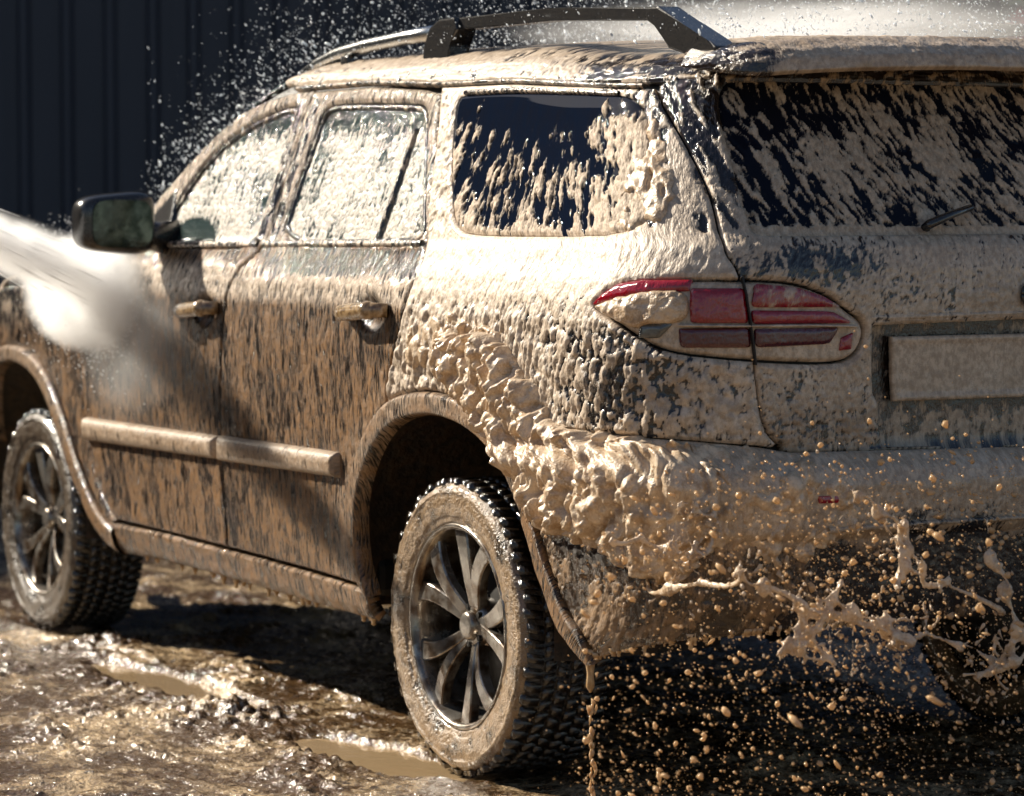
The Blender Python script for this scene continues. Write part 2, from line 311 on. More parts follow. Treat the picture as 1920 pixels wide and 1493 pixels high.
def empty(name, loc=(0, 0, 0), parent=None):
    o = bpy.data.objects.new(name, None); o.location = loc; o.empty_display_size = .1
    return link(o, parent)
def tag(o, label, cat=None, group=None, kind=None):
    o['label'] = label
    if cat: o['category'] = cat
    if group: o['group'] = group
    if kind: o['kind'] = kind
    return o
def lathe(prof, n, closed=False):
    """profile of (radius, y) turned round the y axis -> verts, quads"""
    prof = np.array(prof, float); k = len(prof); a = np.arange(n)/n*2*np.pi
    V = np.stack([prof[None, :, 0]*np.cos(a)[:, None], np.repeat(prof[None, :, 1], n, 0), prof[None, :, 0]*np.sin(a)[:, None]], -1).reshape(-1, 3)
    i, j = np.meshgrid(np.arange(n), np.arange(k-1), indexing='ij'); i2 = (i+1) % n
    Q = np.stack([i*k+j, i*k+j+1, i2*k+j+1, i2*k+j], -1).reshape(-1, 4)
    return V, Q
def tube(bm, pts, rad, n=8, flat=1.0):
    pts = [Vector(p) for p in pts]; rings = []
    up = Vector((0, 0, 1))
    for k, p in enumerate(pts):
        d = (pts[min(k+1, len(pts)-1)] - pts[max(k-1, 0)]).normalized()
        a = d.cross(up); a = a.normalized() if a.length > .05 else d.cross(Vector((0, 1, 0))).normalized()
        b = a.cross(d); r = rad[k] if hasattr(rad, '__len__') else rad
        rings.append([bm.verts.new(p + (a*math.cos(t)*flat + b*math.sin(t))*r) for t in [2*math.pi*q/n for q in range(n)]])
    for r0, r1 in zip(rings, rings[1:]):
        for q in range(n): bm.faces.new((r0[q], r0[(q+1) % n], r1[(q+1) % n], r1[q]))
    bm.faces.new(rings[0][::-1]); bm.faces.new(rings[-1])
def box(bm, c, d, rot=None):
    r = bmesh.ops.create_cube(bm, size=1)['verts']
    for v in r:
        q = Vector((v.co.x*d[0], v.co.y*d[1], v.co.z*d[2]))
        if rot is not None: q = rot @ q
        v.co = q + Vector(c)
    return r

# ------------------------------------------------------------------ panels laid on the car's skin
def shell2(s, v):
    m = s > SEND; P = shell(np.where(m, 2*SEND-s, s), v); P[..., 1] = np.where(m, -P[..., 1], P[..., 1]); return P
def shell2n(s, v, e=.002):
    m = s > SEND; n = shelln(np.where(m, 2*SEND-s, s), v, e); n[..., 1] = np.where(m, -n[..., 1], n[..., 1]); return n
def sdf(poly, x, y):
    """signed distance to a polygon (inside negative) and the nearest point of its outline"""
    p = np.asarray(poly, float); q = np.roll(p, -1, 0)
    best = np.full(x.shape, 1e9); bx = np.zeros(x.shape); by = np.zeros(x.shape); ins = np.zeros(x.shape, bool)
    for (ax, ay), (cx, cy_) in zip(p, q):
        ex, ey = cx-ax, cy_-ay; L = ex*ex+ey*ey+1e-12
        t = np.clip(((x-ax)*ex+(y-ay)*ey)/L, 0, 1); qx = ax+t*ex; qy = ay+t*ey
        d = (x-qx)**2+(y-qy)**2; m = d < best
        best = np.where(m, d, best); bx = np.where(m, qx, bx); by = np.where(m, qy, by)
        if abs(ey) > 1e-9:
            ins ^= ((ay > y) != (cy_ > y)) & (x < ex*(y-ay)/ey+ax)
    d = np.sqrt(best); return np.where(ins, -d, d), bx, by
def chaikin(p, k=2, closed=True):
    p = np.asarray(p, float)
    for _ in range(k):
        q = np.roll(p, -1, 0) if closed else p[1:]
        a = p if closed else p[:-1]
        r = np.empty((2*len(a), 2)); r[0::2] = .75*a+.25*q; r[1::2] = .25*a+.75*q
        p = r if closed else np.vstack([p[:1], r, p[-1:]])
    return p
def panel(name, poly, holes=(), ds=.006, dv=.005, field=None, mat=None, parent=None, off=0., drop=.006, gap=.0028, skirt=.03, bulge=None, sink=None, ne=.002):
    poly = np.asarray(poly, float)
    x0, y0 = poly.min(0)-ds; x1, y1 = poly.max(0)+ds
    ns = max(3, int((x1-x0)/ds)+1); nv = max(3, int((y1-y0)/dv)+1)
    S, Vv = np.meshgrid(np.linspace(x0, x1, ns), np.linspace(y0, y1, nv), indexing='ij')
    d, bx, by = sdf(poly, S, Vv); d = d+gap
    for h in holes:
        dh, hx, hy = sdf(h, S, Vv); dh = -dh+gap
        m = dh > d; d = np.where(m, dh, d); bx = np.where(m, hx, bx); by = np.where(m, hy, by)
    ins = d <= 0
    cell = ins[:-1, :-1] | ins[1:, :-1] | ins[1:, 1:] | ins[:-1, 1:]
    # outside corners of kept cells slide onto the outline
    out = d > 0; L = np.hypot(bx-S, by-Vv)+1e-9; sg = np.where(d-gap > 0, 1., -1.)
    S = np.where(out, S+(bx-S)/L*d*sg, S); Vv = np.where(out, Vv+(by-Vv)/L*d*sg, Vv)
    ed = np.clip(-d, 0, None)
    idx = np.arange(ns*nv).reshape(ns, nv); i, j = np.nonzero(cell)
    Q = np.stack([idx[i, j], idx[i+1, j], idx[i+1, j+1], idx[i, j+1]], -1)
    used = np.unique(Q); remap = np.full(ns*nv, -1); remap[used] = np.arange(len(used)); Q = remap[Q]
    s = S.ravel()[used]; v = Vv.ravel()[used]; e = ed.ravel()[used]
    P = shell2(s, v); N = shell2n(s, v, ne)
    h, F, T = field(s, v) if field else (np.zeros_like(s), np.full_like(s, .7), np.full_like(s, .5))
    o = off + h*sst(0, .010, e) - drop*(1-sst(0, .007, e))
    if bulge: o = o + bulge(e)
    if sink is not None: o = o + sink(s, v, e)
    P = P + N*o[:, None]
    sv = np.stack([s, v, 0*s], -1)
    if skirt:
        E = np.concatenate([Q[:, [0, 1]], Q[:, [1, 2]], Q[:, [2, 3]], Q[:, [3, 0]]])
        key = np.sort(E, 1); key = key[:, 0].astype(np.int64)*(len(P)+1)+key[:, 1]
        u, inv, c = np.unique(key, return_inverse=True, return_counts=True)
        B = E[c[inv] == 1]; bv = np.unique(B); rm = np.full(len(P), -1); rm[bv] = np.arange(len(bv))+len(P)
        P2 = P[bv]-N[bv]*skirt
        Q = np.concatenate([Q, np.stack([B[:, 1], B[:, 0], rm[B[:, 0]], rm[B[:, 1]]], -1)])
        P = np.concatenate([P, P2]); F = np.concatenate([F, F[bv]*.4]); T = np.concatenate([T, T[bv]]); sv = np.concatenate([sv, sv[bv]])
    return mesh_np(name, P, Q, mat or M['body'], parent, dict(foam=F, tone=T, sv=sv))

def resample(p, n, closed=False):
    p = np.asarray(p, float)
    if closed: p = np.vstack([p, p[:1]])
    L = np.concatenate([[0], np.cumsum(np.linalg.norm(np.diff(p, axis=0), axis=1))]); t = np.linspace(0, L[-1], n)
    return np.stack([np.interp(t, L, p[:, 0]), np.interp(t, L, p[:, 1])], -1)
def ribbon(name, A, B, fld, mat, parent, off=0., arch=.01, n=220, m=12, closed=False, skirt=.03, paired=False):
    """a strip between two curves on the skin, rounded across, with turned-in edges"""
    if not paired: A = resample(A, n, closed); B = resample(B, n, closed)
    n = len(A); t = np.linspace(0, 1, m); tt = np.concatenate([[0], t, [1]])
    G = A[:, None]*(1-tt)[None, :, None]+B[:, None]*tt[None, :, None]
    s = G[..., 0].ravel(); v = G[..., 1].ravel(); P = shell2(s, v); N = shell2n(s, v); h, F, T = fld(s, v)
    prof = np.sqrt(np.clip(1-(2*tt-1)**4, 0, 1)); o = off+arch*np.broadcast_to(prof, (n, m+2)).ravel()+h*np.broadcast_to(np.sin(np.pi*tt)**.5, (n, m+2)).ravel()
    o = o.reshape(n, m+2); o[:, 0] = off-skirt; o[:, -1] = off-skirt
    P = P+N*o.ravel()[:, None]; idx = np.arange(n*(m+2)).reshape(n, m+2)
    Q = np.stack([idx[:-1, :-1], idx[1:, :-1], idx[1:, 1:], idx[:-1, 1:]], -1).reshape(-1, 4)
    SVr = np.stack([s, v, 0*s], -1).reshape(n, m+2, 3); SVr[:, 0, 0] += skirt; SVr[:, -1, 0] -= skirt
    ob = mesh_np(name, P, Q, mat, parent, dict(foam=F, tone=T, sv=SVr.reshape(-1, 3)))
    # outward facing: compare one middle face with the skin
    q = Q[len(Q)//2]; fn = np.cross(P[q[1]]-P[q[0]], P[q[3]]-P[q[0]])
    if np.dot(fn, N[q[0]]) < 0: ob.data.flip_normals()
    return ob
def billow(x, y, seed, o=3):
    r = 0; a = 1.
    for k in range(o): r = r+a*np.abs(perlin(x*2.1**k, y*2.1**k, seed+11*k)); a *= .5
    return r
# ------------------------------------------------------------------ setting: mud yard, puddles, metal fence
def mat_ground():
    m = NT('wet_trodden_mud'); tc = m.n('TexCoord').outputs['Object']
    n = m.noise(tc, 3.2, 6, .62); n2 = m.noise(tc, 26, 5, .65); n3 = m.noise(tc, 110, 3); v = m.voro(tc, 62)
    col = m.mix(m.ramp(m.math('ADD', n, m.math('MULTIPLY', m.math('SUBTRACT', n2, .5), .5)), .44, .66), (.080, .043, .017), (.56, .41, .245))
    col = m.mix(m.ramp(n2, .54, .66), col, (.030, .015, .006))
    h = m.math('ADD', m.math('MULTIPLY', n2, 1.3), m.math('ADD', m.math('MULTIPLY', n3, .5), m.math('MULTIPLY', v, -.4)))
    nb = m.bump(h, .8, .012)
    m.bsdf(Base_Color=col, Roughness=m.mixf(m.ramp(n2, .4, .62), .12, .36), Normal=nb, Coat_Weight=1., Coat_Roughness=.09, Coat_Normal=nb)
    return m.m
M['ground'] = mat_ground()
def spaced(lo, hi, a, b, step, far, g=1.09):
    mid = np.arange(a, b+1e-6, step); L = []; R = []; d = step; x = a
    while x > lo: d *= g; x -= d; L.append(x)
    d = step; x = b
    while x < hi: d *= g; x += d; R.append(x)
    return np.concatenate([L[::-1], mid, R])
PUD = [(.30, .98, .36, .115, .10), (1.55, .98, .55, .10, .04)]
def pud(x, y, k):
    cx, cy_, a, b, r = PUD[k]; c, s = math.cos(r), math.sin(r); dx = x-cx; dy = y-cy_
    return np.hypot((dx*c+dy*s)/a, (-dx*s+dy*c)/b)+.16*fbm(x*6, y*6, 31+k, 2)
def ground_z(x, y):
    near = np.exp(-((x-1)/9)**2-((y-.5)/9)**2)
    z = .012*fbm(x*1.3, y*1.3, 1, 3)*near
    ru = fbm(x*5, y*16, 3, 4); z = z+.008*ru*near
    d = dome(x/.060+.5*ru, y/.042, 5, .7); mask = sst(.02, .38, fbm(x*2.3, y*3.4, 7, 3)+.05)
    z = z+near*mask*(.011*d+.009*dome(x/.024, y/.020, 6, .7)+.008*fbm(x*30, y*30, 8, 2))
    z = z+near*.0045*fbm(x*38, y*52, 9, 3)+near*.0030*dome(x/.020, y/.016, 12, .66)
    for cx, cy_, a, b, hh in ((.98, 1.05, .22, .08, .030), (1.50, 1.17, .20, .06, .016), (.60, 1.22, .16, .07, .018), (2.35, .86, .30, .06, .024), (1.05, .93, .18, .05, .014)):
        g = np.exp(-((x-cx)/a)**2-((y-cy_)/b)**2); z = z+g*(hh*(.45+.7*d)+.02*fbm(x*26, y*30, 4, 3))
    for wx in (0., 2.895):                                      # sunk under the tyres
        g = np.exp(-((x-wx)/.30)**2-((np.abs(y)-.80)/.17)**2); z = z*(1-g)-.012*g+.012*np.exp(-((x-wx)/.33)**2-((np.abs(y)-.98)/.04)**2)
    for k in range(len(PUD)): z = z-.045*sst(1.15, .75, pud(x, y, k))*1.0
    return z
gx = spaced(-60, 260, -1.0, 3.2, .0095, 0, 1.07); gy = spaced(-120, 60, -1.1, 1.65, .0085, 0, 1.07)
GX_, GY_ = np.meshgrid(gx, gy, indexing='ij'); GZ_ = ground_z(GX_, GY_)
n_, m_ = GX_.shape; idx = np.arange(n_*m_).reshape(n_, m_)
Q = np.stack([idx[:-1, :-1], idx[1:, :-1], idx[1:, 1:], idx[:-1, 1:]], -1).reshape(-1, 4)
g = mesh_np('muddy_ground', np.stack([GX_, GY_, GZ_], -1).reshape(-1, 3), Q, M['ground'])
tag(g, 'wet churned brown mud of the yard', kind='structure')
mp = NT('muddy_water'); tc = mp.n('TexCoord').outputs['Object']; nn = mp.noise(tc, 9, 3)
mp.bsdf(Base_Color=mp.mix(nn, (.50, .36, .21), (.40, .275, .15)), Roughness=.10, Coat_Weight=1., Coat_Roughness=.03, Normal=mp.bump(mp.noise(tc, 30, 2), .12, .01)); M['puddle'] = mp.m
for k, (cx, cy_, a, b, r) in enumerate(PUD):
    bm = bmesh.new(); N = 64; vs_ = []
    for q in range(N):
        t = 2*math.pi*q/N; ex = 1.12*a*math.cos(t); ey = 1.12*b*math.sin(t)
        vs_.append(bm.verts.new((cx+ex*math.cos(r)-ey*math.sin(r), cy_+ex*math.sin(r)+ey*math.cos(r), 0)))
    bm.faces.new(vs_)
    p = bm_obj('puddle', bm, M['puddle'], smooth=False); p.location.z = -.013
    tag(p, ('tan puddle in front of the rear wheel', 'shallow tan puddle along the shadow edge')[k], kind='structure')

# corrugated metal fence behind, square to the view
mw = NT('dark_blue_sheet_steel'); tc = mw.n('TexCoord').outputs['Object']
mw.bsdf(Base_Color=mw.mix(mw.noise(mw.vmul(tc, (1, 1, .15)), 5, 4), (.016, .020, .034), (.034, .038, .055)), Roughness=.45, Metallic=.2); M['wall'] = mw.m
fwd = Vector((math.cos(R_(-28.85)), math.sin(R_(-28.85)), 0)); rgt = Vector((fwd.y, -fwd.x, 0))
fence = tag(empty('corrugated_fence', Vector((-6.31, 4.23, 0))+fwd*17.5), 'tall dark navy corrugated metal fence behind the car', 'fence')
fence.rotation_euler = (0, 0, math.atan2(rgt.y, rgt.x))
prof = [(0, 0), (.085, 0), (.105, -.035), (.145, -.035), (.165, 0), (.25, 0)]
def sheet_mesh():
    bm = bmesh.new(); pts = []
    for k in range(4):
        for (x, y) in prof[:-1]: pts.append((x+.25*k, y))
    pts.append((1.0, 0))
    lo = [bm.verts.new((x, y, -.05)) for x, y in pts]; hi = [bm.verts.new((x, y, 7.6)) for x, y in pts]
    lo2 = [bm.verts.new((x, y+.004, -.05)) for x, y in pts]; hi2 = [bm.verts.new((x, y+.004, 7.6)) for x, y in pts]
    for q in range(len(pts)-1):
        bm.faces.new((lo[q], lo[q+1], hi[q+1], hi[q])); bm.faces.new((lo2[q+1], lo2[q], hi2[q], hi2[q+1])); bm.faces.new((hi[q], hi[q+1], hi2[q+1], hi2[q]))
    me = bpy.data.meshes.new('sheet'); bm.to_mesh(me); bm.free(); me.materials.append(M['wall']); return me
sm = sheet_mesh()
for k in range(-9, 9):
    o = bpy.data.objects.new('metal_sheet', sm); link(o, fence); o.location = (k*.985, (k % 2)*.006, 0)
for z in (.5, 3.6, 6.8):
    bm = bmesh.new(); box(bm, (0, .06, z), (18.2, .06, .09)); bm_obj('rail', bm, M['wall'], fence, False)
# a tall shed added out of view, so wet paint and glass mirror something dark
blocker = tag(empty('added_sky_blocker', (20.2, 10.8, 0)), 'added unseen corrugated shed across the yard in front of the car', 'blocker')
blocker.rotation_euler = (0, 0, R_(-58))
bm = bmesh.new()
for k in range(-130, 130):
    pts = [(x+.25*k, y) for x, y in prof[:-1]]+[(.25*(k+1), 0)]
    for (xa, ya), (xb, yb) in zip(pts, pts[1:]):
        bm.faces.new([bm.verts.new(q) for q in ((xa, ya, -.1), (xb, yb, -.1), (xb, yb, 12.2), (xa, ya, 12.2))])
box(bm, (0, 2.55, 6.1), (64.8, 5.0, 12.1)); bm_obj('blocker_wall', bm, M['wall'], blocker, False)
bm = bmesh.new(); box(bm, (0, 2.5, 12.26), (65.6, 5.6, .12)); bm_obj('blocker_roof', bm, M['wall'], blocker, False)
# red canister hung on the fence
can = tag(empty('red_canister', Vector((-6.31, 4.23, 2.30))+fwd*17.2+rgt*2.89), 'blurred red canister with a pale green cap hung on the fence', 'canister')
def cmat(n, c): return mat_plain(n, c, .35)
V, Q = lathe([(.001, -.12), (.075, -.12), (.085, -.10), (.085, .10), (.07, .15), (.03, .18), (.03, .20), (.001, .20)], 24); V = V[:, [0, 2, 1]]; mesh_np('canister_body', V, Q, cmat('red_enamel', (.45, .02, .03)), can)
bm = bmesh.new(); box(bm, (-.02, 0, .27), (.15, .08, .10)); bm_obj('canister_cap', bm, cmat('pale_green', (.30, .36, .28)), can, True, .015)
bm = bmesh.new(); box(bm, (0, .11, .02), (.16, .06, .04)); bm_obj('wall_bracket', bm, M['wall'], can, False)
can.rotation_euler = fence.rotation_euler
# ------------------------------------------------------------------ what lies on each panel: height, foam cover, brownness
def bell(s, v, cs, cv, a, b): return np.exp(-((s-cs)/a)**2-((v-cv)/b)**2)
def f_door(s, v):
    sl = s + .10*(v-.8)
    st = fbm(sl*95, v*8, 3, 3); st2 = fbm(sl*24, v*2.6, 9, 3); blo = fbm(s*5, v*5, 14, 2)
    bd = blob(s/.0085, v/.034, 21, .85); b2 = dome(s/.021, v/.030, 23)
    F = .30+.30*st+.40*st2+.20*blo+.26*bd
    T = 1.22-.22*sst(.97, 1.09, v)+.12*blo
    h = .0008*st+(.0030*bd)*(.4+.6*sst(-.3, .3, st2))+.0005*st2
    sh = sst(1.085, 1.125, v)*sst(1.215, 1.18, v)              # beaded shoulder
    F = F*(1-sh)+sh*(.35+.5*bd+.3*b2); T = T*(1-sh)+sh*.22; h = h+sh*(.0022*b2+.0012*bd)
    band = sst(1.165, 1.185, v+.012*fbm(s*30, v*30, 4, 2))*sst(1.248, 1.24, v)*sst(-2.0, -1.55, s+.08*fbm(s*9, v*9, 5, 2))   # rinsed strip under the belt line
    F = F*(1-band)+band*(.16+.16*st); T = T*(1-band*.5); h = h*(1-.7*band)
    for cs, cv in ((-1.15, 1.088), (-2.19, 1.066)):             # finger bowls behind the handles
        g = bell(s, v, cs, cv, .080, .050); h = h-.024*sst(.25, .9, g)
        F = F-.25*g
    up = sst(1.25, 1.27, v); F = F*(1-up)+up*(.55+.4*st); T = T*(1-up)+up*.25
    arch = sst(.16, .0, np.hypot(s+.86, v-.42)-.50)             # paler splashed edge by the arch
    T = T-.35*arch; F = F+.15*arch
    return h, F, np.clip(T, 0, 1.3)
def f_fender(s, v):
    h, F, T = f_door(s, v); c = sst(.90, 1.05, v)
    return h, F*(1-c)+c*(.22+.5*fbm(s*20, v*16, 31, 3)), T*(1-.6*c)
def f_quarter(s, v):
    n = fbm(s*9, v*9, 41, 3); st = fbm(s*60, v*16, 43, 3)
    wv = .35*fbm(s*40, v*40, 44, 2); b1 = blob(s/.0145+.5*n+wv, v/.034+wv, 45, .85); b2 = dome(s/.0085, v/.014, 47, .66); b3 = billow(s*22+n, v*15, 49, 2)
    dk = 1.35*bell(s, v, .155, .955, .110, .095)+.75*bell(s, v, .01, .95, .10, .10)+.35*bell(s, v, -.10, 1.08, .10, .06)
    dk = dk*(.75+.5*fbm(s*14, v*14, 55, 2)); low2 = sst(1.22, 1.10, v)
    F = .40-1.05*dk+.30*n+.2*st+.62*np.maximum(b1, .8*b2)*low2+.45*(1-low2)
    bead = np.maximum(sst(.25, .5, b1), sst(.45, .7, b2)*.9)
    F = np.where(dk > .25, np.maximum(F, .95*bead*(1.25-.75*np.clip(dk, 0, 1))), F)
    low = sst(1.18, 1.06, v)
    h = (.0080*b1+.0016*b2+.0060*b3*low)*(.35+.65*low)+.0015*st
    T = .20+.22*n+.22*sst(.95, .60, v)+.25*dk
    up = sst(1.275, 1.30, v)                                    # pillar behind the side window
    pit = dome(s/.034, v/.05, 57, .6)*sst(-.1, .3, fbm(s*12, v*12, 58, 2)+.1)
    Fp = 1.0-1.2*pit+.25*n; top = sst(1.47, 1.56, v+.05*n+.25*np.clip(.20-s, -.2, .2))
    clump = fbm(s*38, v*26, 59, 3); Fp = Fp*(1-top)+top*(.34+.75*clump)
    roofy = sst(1.632, 1.645, v)*sst(.03, -.08, s); Fp = Fp*(1-roofy)+roofy*(.70+.35*clump); 
    hp = .004*(Fp > .5)*(.5+.5*b2)-.002*pit
    front = sst(-.80, -.92, s)                                  # sunlit strip beside the door
    F = F*(1-up)+up*(Fp*(1-front)+front*(.62+.5*b1)); h = h*(1-up)+up*(hp+front*.002*b1); T = T*(1-up)+up*(.28+.15*n)
    return h, F, np.clip(T, 0, 1)
def f_flare(s, v):
    n = fbm(s*9, v*9, 61, 3); st = fbm(s*26, v*26, 62, 3); b = dome(s/.03, v/.03, 63)
    back = sst(-.60, -.30, s)
    return .0006*st, .62+.3*n+.3*st, np.clip(.72+.25*n+.25*back+.30*sst(.75, .5, v), 0, 1.2)
def f_sill(s, v):
    h, F, T = f_door(s, v); return h*.8, F+.08, np.clip(T+.1, 0, 1)
def f_gate(s, v):
    n = fbm(s*10, v*10, 71, 3); st = fbm(s*55, v*14, 73, 3); gr = fbm(s*120, v*90, 75, 2); b2 = dome(s/.013, v/.018, 77)
    q = s+.55*(v-1.2)
    dk = bell(s, v, .58, 1.222, .10, .035)+.5*bell(s, v, .44, 1.235, .08, .03)
    low = sst(.98, .86, v)
    mot = fbm(s*34, v*12, 72, 3); F = .74+.34*n+.42*gr+.34*mot-dk*(.75+.9*fbm(q*50, v*16, 79, 2))+.12*st-.16*low
    # pillar strip left of the glass
    up = sst(1.29, 1.32, v); edge = up*sst(.44, .34, s)
    cl = fbm(q*34, v*11, 81, 3); Fe = .42+.95*cl-.25*sst(1.46, 1.6, v)
    F = F*(1-edge)+edge*Fe
    h = .0022*gr+.0032*b2*(.35+.65*low)+.0012*n+.0016*mot+edge*.004*(Fe > .45)
    T = .30+.28*n+.32*low
    return h, F, np.clip(T, 0, 1)
def f_gglass(s, v):
    q = s+.62*(v-1.45)
    c = .65*fbm(q*26, v*8.5, 83, 3)+.75*fbm(q*64, v*34, 85, 3)+.5*fbm(q*9, v*5, 87, 2)
    left = sst(.62, .40, s); base = .02-.42*left*sst(.2, -.3, fbm(q*26, v*2.2, 88, 2))-.22*sst(1.52, 1.62, v)*(.3+left)
    F = .50+1.15*c+base; F = np.maximum(F, 1.0*sst(1.325, 1.305, v+.006*fbm(s*40, v, 89, 2)))
    b = dome(q/.016, v/.026, 91); b3 = dome(q/.038, v/.05, 92)
    cov = sst(.42, .62, F)
    return cov*(.0028+.0030*b+.003*b3), F, np.clip(.40+.3*fbm(s*7, v*7, 93, 2), 0, 1)
def f_qglass(s, v):
    c = .9*fbm(s*19, v*8, 101, 3)+.6*fbm(s*52, v*24, 103, 3)
    F = .02+1.25*c+.50*sst(1.48, 1.29, v)-.75*sst(1.53, 1.60, v+.03*c)
    left = sst(-.80, -1.0, s); F = F+left*.4+.75*sst(-.14, .07, s+.05*c)+.5*sst(1.312, 1.292, v)
    b = dome(s/.014, v/.024, 105); b3 = dome(s/.03, v/.05, 106); cov = sst(.42, .62, F)
    return cov*(.0022+.0032*b+.003*b3), F, np.clip(.18+.3*c, 0, 1)
def f_dglass(s, v):
    b = dome(s/.010, v/.016, 111); b2 = dome(s/.021, v/.034, 113); st = fbm(s*60, v*9, 115, 3); n = fbm(s*6, v*6, 117, 3)
    top = sst(1.50, 1.60, v+.04*n)
    F = .46+.42*b+.34*st+.34*n-.60*top-.22*sst(-2.15, -2.55, s)*sst(1.30, 1.45, v)
    foamless = sst(.135, .115, np.hypot((s+2.47)*.62, (v-1.215)*1.15)); F = F*(1-foamless)+foamless*.05  # patch without foam low on the front pane
    return (.0016*b2+.0011*b)*(1-.6*foamless), F, np.clip(.12+.35*sst(1.40, 1.25, v)+.2*n, 0, 1)
def f_bumper(s, v):
    n = fbm(s*8, v*8, 121, 3); gr = fbm(s*90, v*80, 123, 3); b = dome(s/.013, v/.016, 125); b2 = dome(s/.026, v/.034, 127)
    low = sst(.66, .60, v+.02*n); mid = sst(.735, .69, v+.015*n)*sst(.55, .75, s)
    F = .84+.28*n+.28*gr-low*(.45-.3*n+.02)-mid*.35+.15*b2
    T = .34+.25*n+.62*low
    corner = sst(.42, .25, s)
    return .0018*gr+(.0045*b2+.0018*b)*(.5+.5*corner), F, np.clip(T, 0, 1)
def f_roof(s, v):
    n = fbm(s*12, v*26, 131, 3); cl = fbm(s*42, v*62, 132, 3); b = dome(s/.016, v/.0085, 133)
    edge = sst(1.740, 1.715, v); rear = sst(-.55, .05, s)
    F = .44+.45*n+.45*edge*cl+.28*edge-.40*edge*rear
    return .0022*b*edge+.0015*n+.003*edge*sst(.4, .7, F)*(.5+.5*cl), F, np.clip(.34+.25*n, 0, 1)

# ------------------------------------------------------------------ the car
car = tag(empty('muddy_suv'), 'large dark SUV caked in brown mud and running tan foam', 'car')
PL = {k: np.array(v) for k, v in POLY.items()}
def mirror_x(p, c): q = p.copy(); q[:, 0] = 2*c-q[:, 0]; return q[::-1]
def closed_arch(p, floor=.20):
    return np.vstack([p, [[p[-1, 0], floor], [p[0, 0], floor]]])
lip_r = closed_arch(chaikin(PL['rear_lip'], 2, False)); flare_r = closed_arch(chaikin(PL['rear_flare'], 2, False))
CF = -3.80
def front_arch(p):
    p = p[p[:, 0] > CF+.01]; p = np.vstack([mirror_x(p, CF), p]) if p[0, 0] < p[-1, 0] else np.vstack([p, mirror_x(p, CF)])
    return closed_arch(chaikin(p, 2, False))
lip_f = front_arch(PL['front_lip']); flare_f = front_arch(PL['front_flare'])
seam_b, seam_c, seam_f = (chaikin(PL[k], 2, False) for k in ('seam_b', 'seam_c', 'seam_fender'))
doorbot = PL['doorbot']; sillbot = PL['sillbot']; gut = PL['gutter']
ix = lambda arr, s: np.interp(s, arr[np.argsort(arr[:, 0]), 0], arr[np.argsort(arr[:, 0]), 1])

# inner skin: the dark body behind every gap, left and right
def inner_shell():
    s = np.linspace(-4.52, SEND, 260); v = np.concatenate([np.linspace(.30, 1.27, 70), np.linspace(1.285, 1.772, 60)])
    S, Vv = np.meshgrid(s, v, indexing='ij'); P = shell(S, Vv); N = shelln(S, Vv)
    off = np.where(Vv > 1.25, -.020, -.030)-.045*sst(.60, .72, S)*sst(.80, .84, Vv)*sst(1.13, 1.09, Vv)
    P = P+N*off[..., None]; P[:, -1, 1] = 0; P[-1, :, 1] = 0
    d = np.minimum(sdf(flare_r, S, Vv)[0], sdf(flare_f, S, Vv)[0])
    d = np.where((S > -.15) & (Vv < np.interp(S, PL['bump_bot'][:, 0], PL['bump_bot'][:, 1])+.015), -1, d)
    n, m = S.shape; idx = np.arange(n*m).reshape(n, m)
    keep = (d[:-1, :-1] > 0) & (d[1:, 1:] > 0) & (d[1:, :-1] > 0) & (d[:-1, 1:] > 0)
    i, j = np.nonzero(keep); Q = np.stack([idx[i, j], idx[i+1, j], idx[i+1, j+1], idx[i, j+1]], -1)
    V1 = P.reshape(-1, 3); V2 = V1*np.array([1, -1, 1])
    return mesh_np('body_shell', np.concatenate([V1, V2]), np.concatenate([Q, Q[:, ::-1]+len(V1)]), M['inner'], car)
inner_shell()
# far side: one skin with its doors and quarter in a single pressing
SS = np.array([[-4.3, .45], [-4.3, .98], [-2.95, 1.16], [-2.75, 1.24], [-.9, 1.24], [.30, 1.24], [.30, .45], [0, .40], [-1.2, .35], [-2.9, .35]])
far = panel('side_panel', SS, (lip_r, lip_f), .05, .03, lambda s, v: (0*s, .6+.3*fbm(s*9, v*6, 5), .6+0*s), M['body'], car)
for vtx in far.data.vertices: vtx.co.y *= -1
far.data.flip_normals()

# bonnet, windscreen
hood = panel('bonnet', [[-4.40, 1.13], [-4.40, 1.77], [-2.98, 1.77], [-2.98, 1.16], [-3.10, 1.13]], (), .02, .01, f_roof, M['body'], car)
wind = panel('windscreen', [[-2.93, 1.36], [-2.93, 1.77], [-2.16, 1.77], [-2.16, 1.69], [-2.5, 1.60]], (), .02, .01, f_dglass, M['glass_front'], car, skirt=0)

# front wing
P_f = np.vstack([[-4.40, .50], [-4.40, 1.05], [-3.9, 1.10], [-3.3, 1.125], [-3.05, 1.145], seam_f[(seam_f[:, 1] < 1.13)], [-3.0, .31], [-3.25, .31]])
fender = panel('front_wing', P_f, (flare_f,), .007, .006, f_fender, M['door'], car)
cowl = panel('wing_top', np.vstack([[-3.9, 1.105], [-3.9, 1.16], [-2.75, 1.33], [-2.71, 1.24], seam_f[(seam_f[:, 1] >= 1.13)], [-3.07, 1.147], [-3.3, 1.128]]), (), .008, .005, f_fender, M['door'], car)
fl_f = ribbon('wheel_arch_trim', lip_f[:-2], flare_f[:-2], f_flare, M['door'], car, off=.006, arch=.014)
